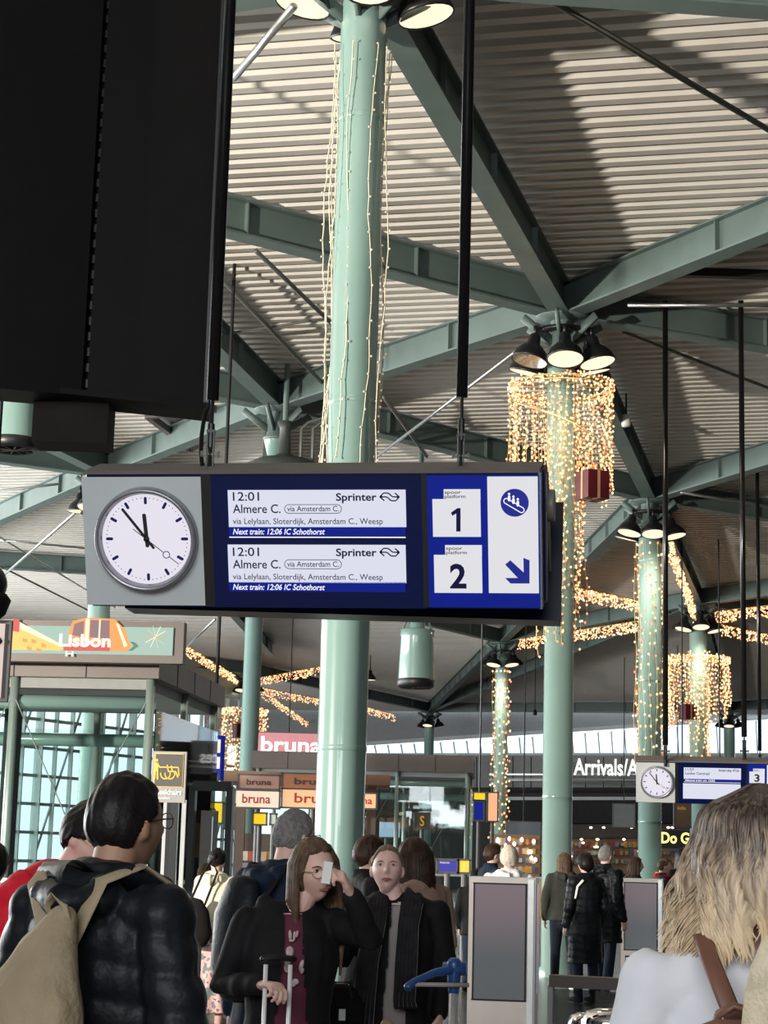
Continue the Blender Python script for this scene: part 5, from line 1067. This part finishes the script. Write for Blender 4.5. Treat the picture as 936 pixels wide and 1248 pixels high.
r = empty('travel_bag', P(214, 1118, 19.8)); tag(r, 'dark travel bag under the white shopping bag on the pushed trolley', 'bag'); MB().chain([(-.2, 0, -.25), (-.17, 0, -.25), (.17, 0, -.25), (.2, 0, -.25)], [(.16, .14), (.18, .16), (.18, .16), (.16, .14)], 16, side=(0, 1, 0)).build('bag', BLACKM, r, True); MB().chain([(-.1, 0, -.08), (-.08, 0, .02), (.08, 0, .02), (.1, 0, -.08)], [.012]*4, 6).build('handle', BLACKM, r, True)
person('dark dressed person with brown hair ahead of the pushed trolley', 240, 1050, 23.5, 120, coatm=BLK, hair='long', hairm=HMID, nlock=14, lean=12, voxel=.013)
r = empty('cabin_bag', P(412, 1230, 8.9)); tag(r, 'black bag with clasps standing between the two women', 'bag')
MB().chain([(0, .05, -.45), (0, .05, -.4), (0, .05, .02), (0, .05, .05)], [(.10, .07), (.12, .09), (.12, .09), (.10, .07)], 16, side=(1, 0, 0)).build('bag', BLACKM, r, True); MB().chain([(-.04, 0, .05), (-.03, 0, .12), (.05, 0, .12), (.06, 0, .05)], [.008]*4, 6).build('handle', BLACK, r, True); MB().box((.02, -.05, -.02), (.03, .01, .05)).build('clasp', STEEL, r)
# ---- distant people
far = dict(voxel=.013)
person('man in a dark coat turned right behind the large grey totem', 600, 1027, 22, 110, coatm=NAVYC, hair='short', hairm=HBRN, **far)
person('pale haired person in a white hoodie seen from behind the large totem', 621, 1030, 19, 178, coatm=WHITEF, hem=.85, hair='short', hairm=HWHT, hood=True, hth=.02, **far)
person('woman in a dark grey jacket, slim dark trousers and white shoes seen from behind', 688, 1039, 24.7, 178, coatm=GREENC, hem=.86, legm=mat('navy_leggings', (.008, .012, .022), .7), shoem=WHT, hair='long', hairm=HMID, long_to=1.36, nlock=20, hood=True, legs='walk', t=.035, shw=.17, **far)
pb, *_ = person('person in a black puffer with a white stripe beside the grey jacket woman', 714, 1040, 22.6, 205, coatm=BLKP, hem=.45, puffer=True, hair='short', hairm=HBLK, hth=.03, t=.04, shw=.17, **far)
MB().chain([(.12, .135, 1.40), (.17, .10, 1.33), (.20, .10, 1.20)], [(.012, .02)]*3, 8).build('stripe', WHT, pb, True)
person('tall man in glasses, grey hood and black puffer left of the small totem', 738, 1029, 23.4, 128, coatm=BLKP, hem=.62, puffer=True, hair='short', hairm=HGREY, hth=.008, glasses=BLACK, hood=True, t=.035, shw=.19, w=1.0, legs='apart', **far)
person('dark haired woman turned right behind the small totem', 774, 1044, 27, 95, coatm=BLK, hair='long', hairm=HBRN, nlock=18, long_to=1.40, **far)
pr, Hm, A, T, s = person('man with a red and yellow scarf behind the small totem', 806, 1045, 27.6, 92, coatm=mat('patterned_black', (.03, .02, .025), .8, 0, .6, 40), hair='short', hairm=HMID, hth=.008, headfwd=.03, **far)
MB().chain([(-.09, -.03, 1.44), (-.04, .08, 1.46), (.05, .08, 1.46), (.09, -.03, 1.44), (.0, -.12, 1.42), (-.09, -.03, 1.44)], [.035]*6, 10).build('scarf', RED, pr, True); MB().chain([(-.07, -.02, 1.475), (-.03, .07, 1.495), (.05, .07, 1.495), (.07, -.02, 1.475)], [.014]*4, 8).build('scarf_stripe', mat('scarf_yellow', (.7, .55, .08), .7), pr, True)
person('woman with tousled black hair between the small totem and the blonde woman', 833, 1036, 28.4, 190, coatm=BLK, hair='long', hairm=HBLK, nlock=30, lockw=.03, hth=.045, long_to=1.34, **far)
person('person with a black bag partly hidden by the left side of the large totem', 579, 1062, 24, 160, coatm=BLK, hair='short', Hset=1.5, **far)
# ---- blonde woman, right foreground
pB, Hm, A, T, s = person('woman with wavy blonde hair and a white top in the right foreground', 931, 966, 3.4, 178, coatm=WHITEF, hem=.85, legm=JEAN, hair='long', hairm=HMID, nlock=0, hth=.012, t=.018, collar=False, voxel=.009, fold=.006, shw=.195, w=1.08, arms={'L': ((.27, .0, 1.10), (.22, -.18, .98)), 'R': ((-.27, .0, 1.10), (-.22, -.18, .98))})
pB.children[-1].data.materials[0] = None if False else pB.children[-1].data.materials[0]
HBL = bpy.data.materials.new('blonde_hair'); HBL.use_nodes = True; nt = HBL.node_tree; bs = nt.nodes['Principled BSDF']; bs.inputs['Roughness'].default_value = .42
tc = nt.nodes.new('ShaderNodeTexCoord'); sx_ = nt.nodes.new('ShaderNodeSeparateXYZ'); mp = nt.nodes.new('ShaderNodeMapping'); mp.inputs['Scale'].default_value = (60, 60, 7); no = nt.nodes.new('ShaderNodeTexNoise'); no.inputs['Scale'].default_value = 1.5; no.inputs['Detail'].default_value = 4
ad = nt.nodes.new('ShaderNodeMath'); ad.operation = 'MULTIPLY_ADD'; ad.inputs[1].default_value = .34; cr = nt.nodes.new('ShaderNodeValToRGB')
nt.links.new(tc.outputs['Object'], sx_.inputs[0]); nt.links.new(tc.outputs['Object'], mp.inputs[0]); nt.links.new(mp.outputs[0], no.inputs['Vector']); nt.links.new(no.outputs[0], ad.inputs[0]); nt.links.new(sx_.outputs['Z'], ad.inputs[2]); 
mr = nt.nodes.new('ShaderNodeMapRange'); mr.inputs['From Min'].default_value = 1.885; mr.inputs['From Max'].default_value = 1.63; nt.links.new(ad.outputs[0], mr.inputs[0]); nt.links.new(mr.outputs[0], cr.inputs[0])
e = cr.color_ramp.elements; e[0].color = (.035, .022, .016, 1); e[1].color = (.66, .50, .32, 1); x = e.new(.30); x.color = (.13, .09, .065, 1); x = e.new(.62); x.color = (.38, .28, .185, 1)
bp_ = nt.nodes.new('ShaderNodeBump'); bp_.inputs['Strength'].default_value = .35; nt.links.new(no.outputs[0], bp_.inputs['Height']); nt.links.new(bp_.outputs[0], bs.inputs['Normal']); nt.links.new(cr.outputs[0], bs.inputs['Base Color'])
for ch in pB.children:
    if ch.name.startswith('hair'): ch.data.materials[0] = HBL
mb = MB(); rnd = random.Random(4)
clumps = [(radians(72+216*(i+rnd.random()*.7)/34), rnd.uniform(0, 6.28), rnd.uniform(.85, 1.15), rnd.uniform(-.045, .04)) for i in range(34)]
for layer, (cnt, sc_r, rad_) in enumerate(((150, .93, .012), (240, 1.0, .0075), (420, 1.05, .0042), (420, 1.09, .0026))):
    for k in range(cnt):
        ci = rnd.randrange(34); caz, cph, cf_, cz = clumps[ci]; az0 = caz+rnd.uniform(-.16, .16); spread = rnd.uniform(.2, .6); ph = cph+rnd.uniform(-.5, .5)
        zend = 1.478+cz+rnd.uniform(-.03, .02); pts = []; rs = []; z0 = 1.708
        for j in range(21):
            t_ = j/20; z = z0+(zend-z0)*t_; az = caz+(az0-caz)*(1-(1-spread)*sst(.3, 1, t_))+.10*sst(.2, .6, t_)*sin(ph+t_*11*cf_); ux, uy = sin(az), -cos(az)
            rr = lerpk([(0, .2), (.04, .62), (.11, .97), (.2, 1.06), (.41, 1.17), (.68, 1.36), (.85, 1.52), (1, 1.68)], t_)*sc_r+.07*sst(.3, .8, t_)*cos(ph+t_*11*cf_)
            x = ux*.098*rr; y = uy*.105*min(rr, 1.25)
            pts.append((x, y-.015, z+(.012 if rr < .4 else 0))); rs.append(rad_*(1.0 if j < 15 else (20.8-j)/6))
        mb.chain(pts, rs, 5)
hl = mb.build('hair_locks', HBL, pB, True); hl['kind'] = 'stuff'
r = empty('shoulder_bag', pB.matrix_basis @ Vector((-.02, .17, 1.18))); tag(r, 'tan leather bag and strap on the back of the blonde woman', 'bag')
bk = lambda px, py, d_: P(px, py, d_)-r.location
MB().chain([bk(856, 1140, 3.33), bk(864, 1165, 3.27), bk(880, 1205, 3.215), bk(898, 1250, 3.20), bk(905, 1290, 3.19)], [(.0165, .004)]*5, 8, side=(1, 0, 0)).build('strap', LEATH, r, True)
MB().chain([bk(868, 1262, 3.18), bk(876, 1236, 3.16), bk(895, 1226, 3.15), bk(915, 1232, 3.15), bk(928, 1262, 3.16)], [(.013, .007)]*5, 8, side=(0, 1, 0)).build('handle', LEATH, r, True)
q = bk(905, 1330, 3.12); MB().chain([q+Vector((0, 0, -.16)), q+Vector((0, 0, -.12)), q+Vector((0, 0, .06)), q+Vector((0, 0, .08))], [(.11, .04), (.13, .055), (.12, .05), (.09, .035)], 18, side=(1, 0, 0)).build('bag', LEATH, r, True)
# fleece shoulder at the very edge
pf, Hm, A, T, s = person('person in a cream fleece coat, only a shoulder showing at the right edge', 1140, 900, 2.95, 175, coatm=mat('cream_fleece', (.62, .53, .38), .95, 0, .12, 30, bump=.4, bscale=120), hem=.6, t=.05, w=1.1, shw=.20, Hset=1.78, collar=False, fold=.010, hair='short', hairm=HBRN)
pf.children[3].name = 'coat'

bpy.data.scenes.remove(TMPS)
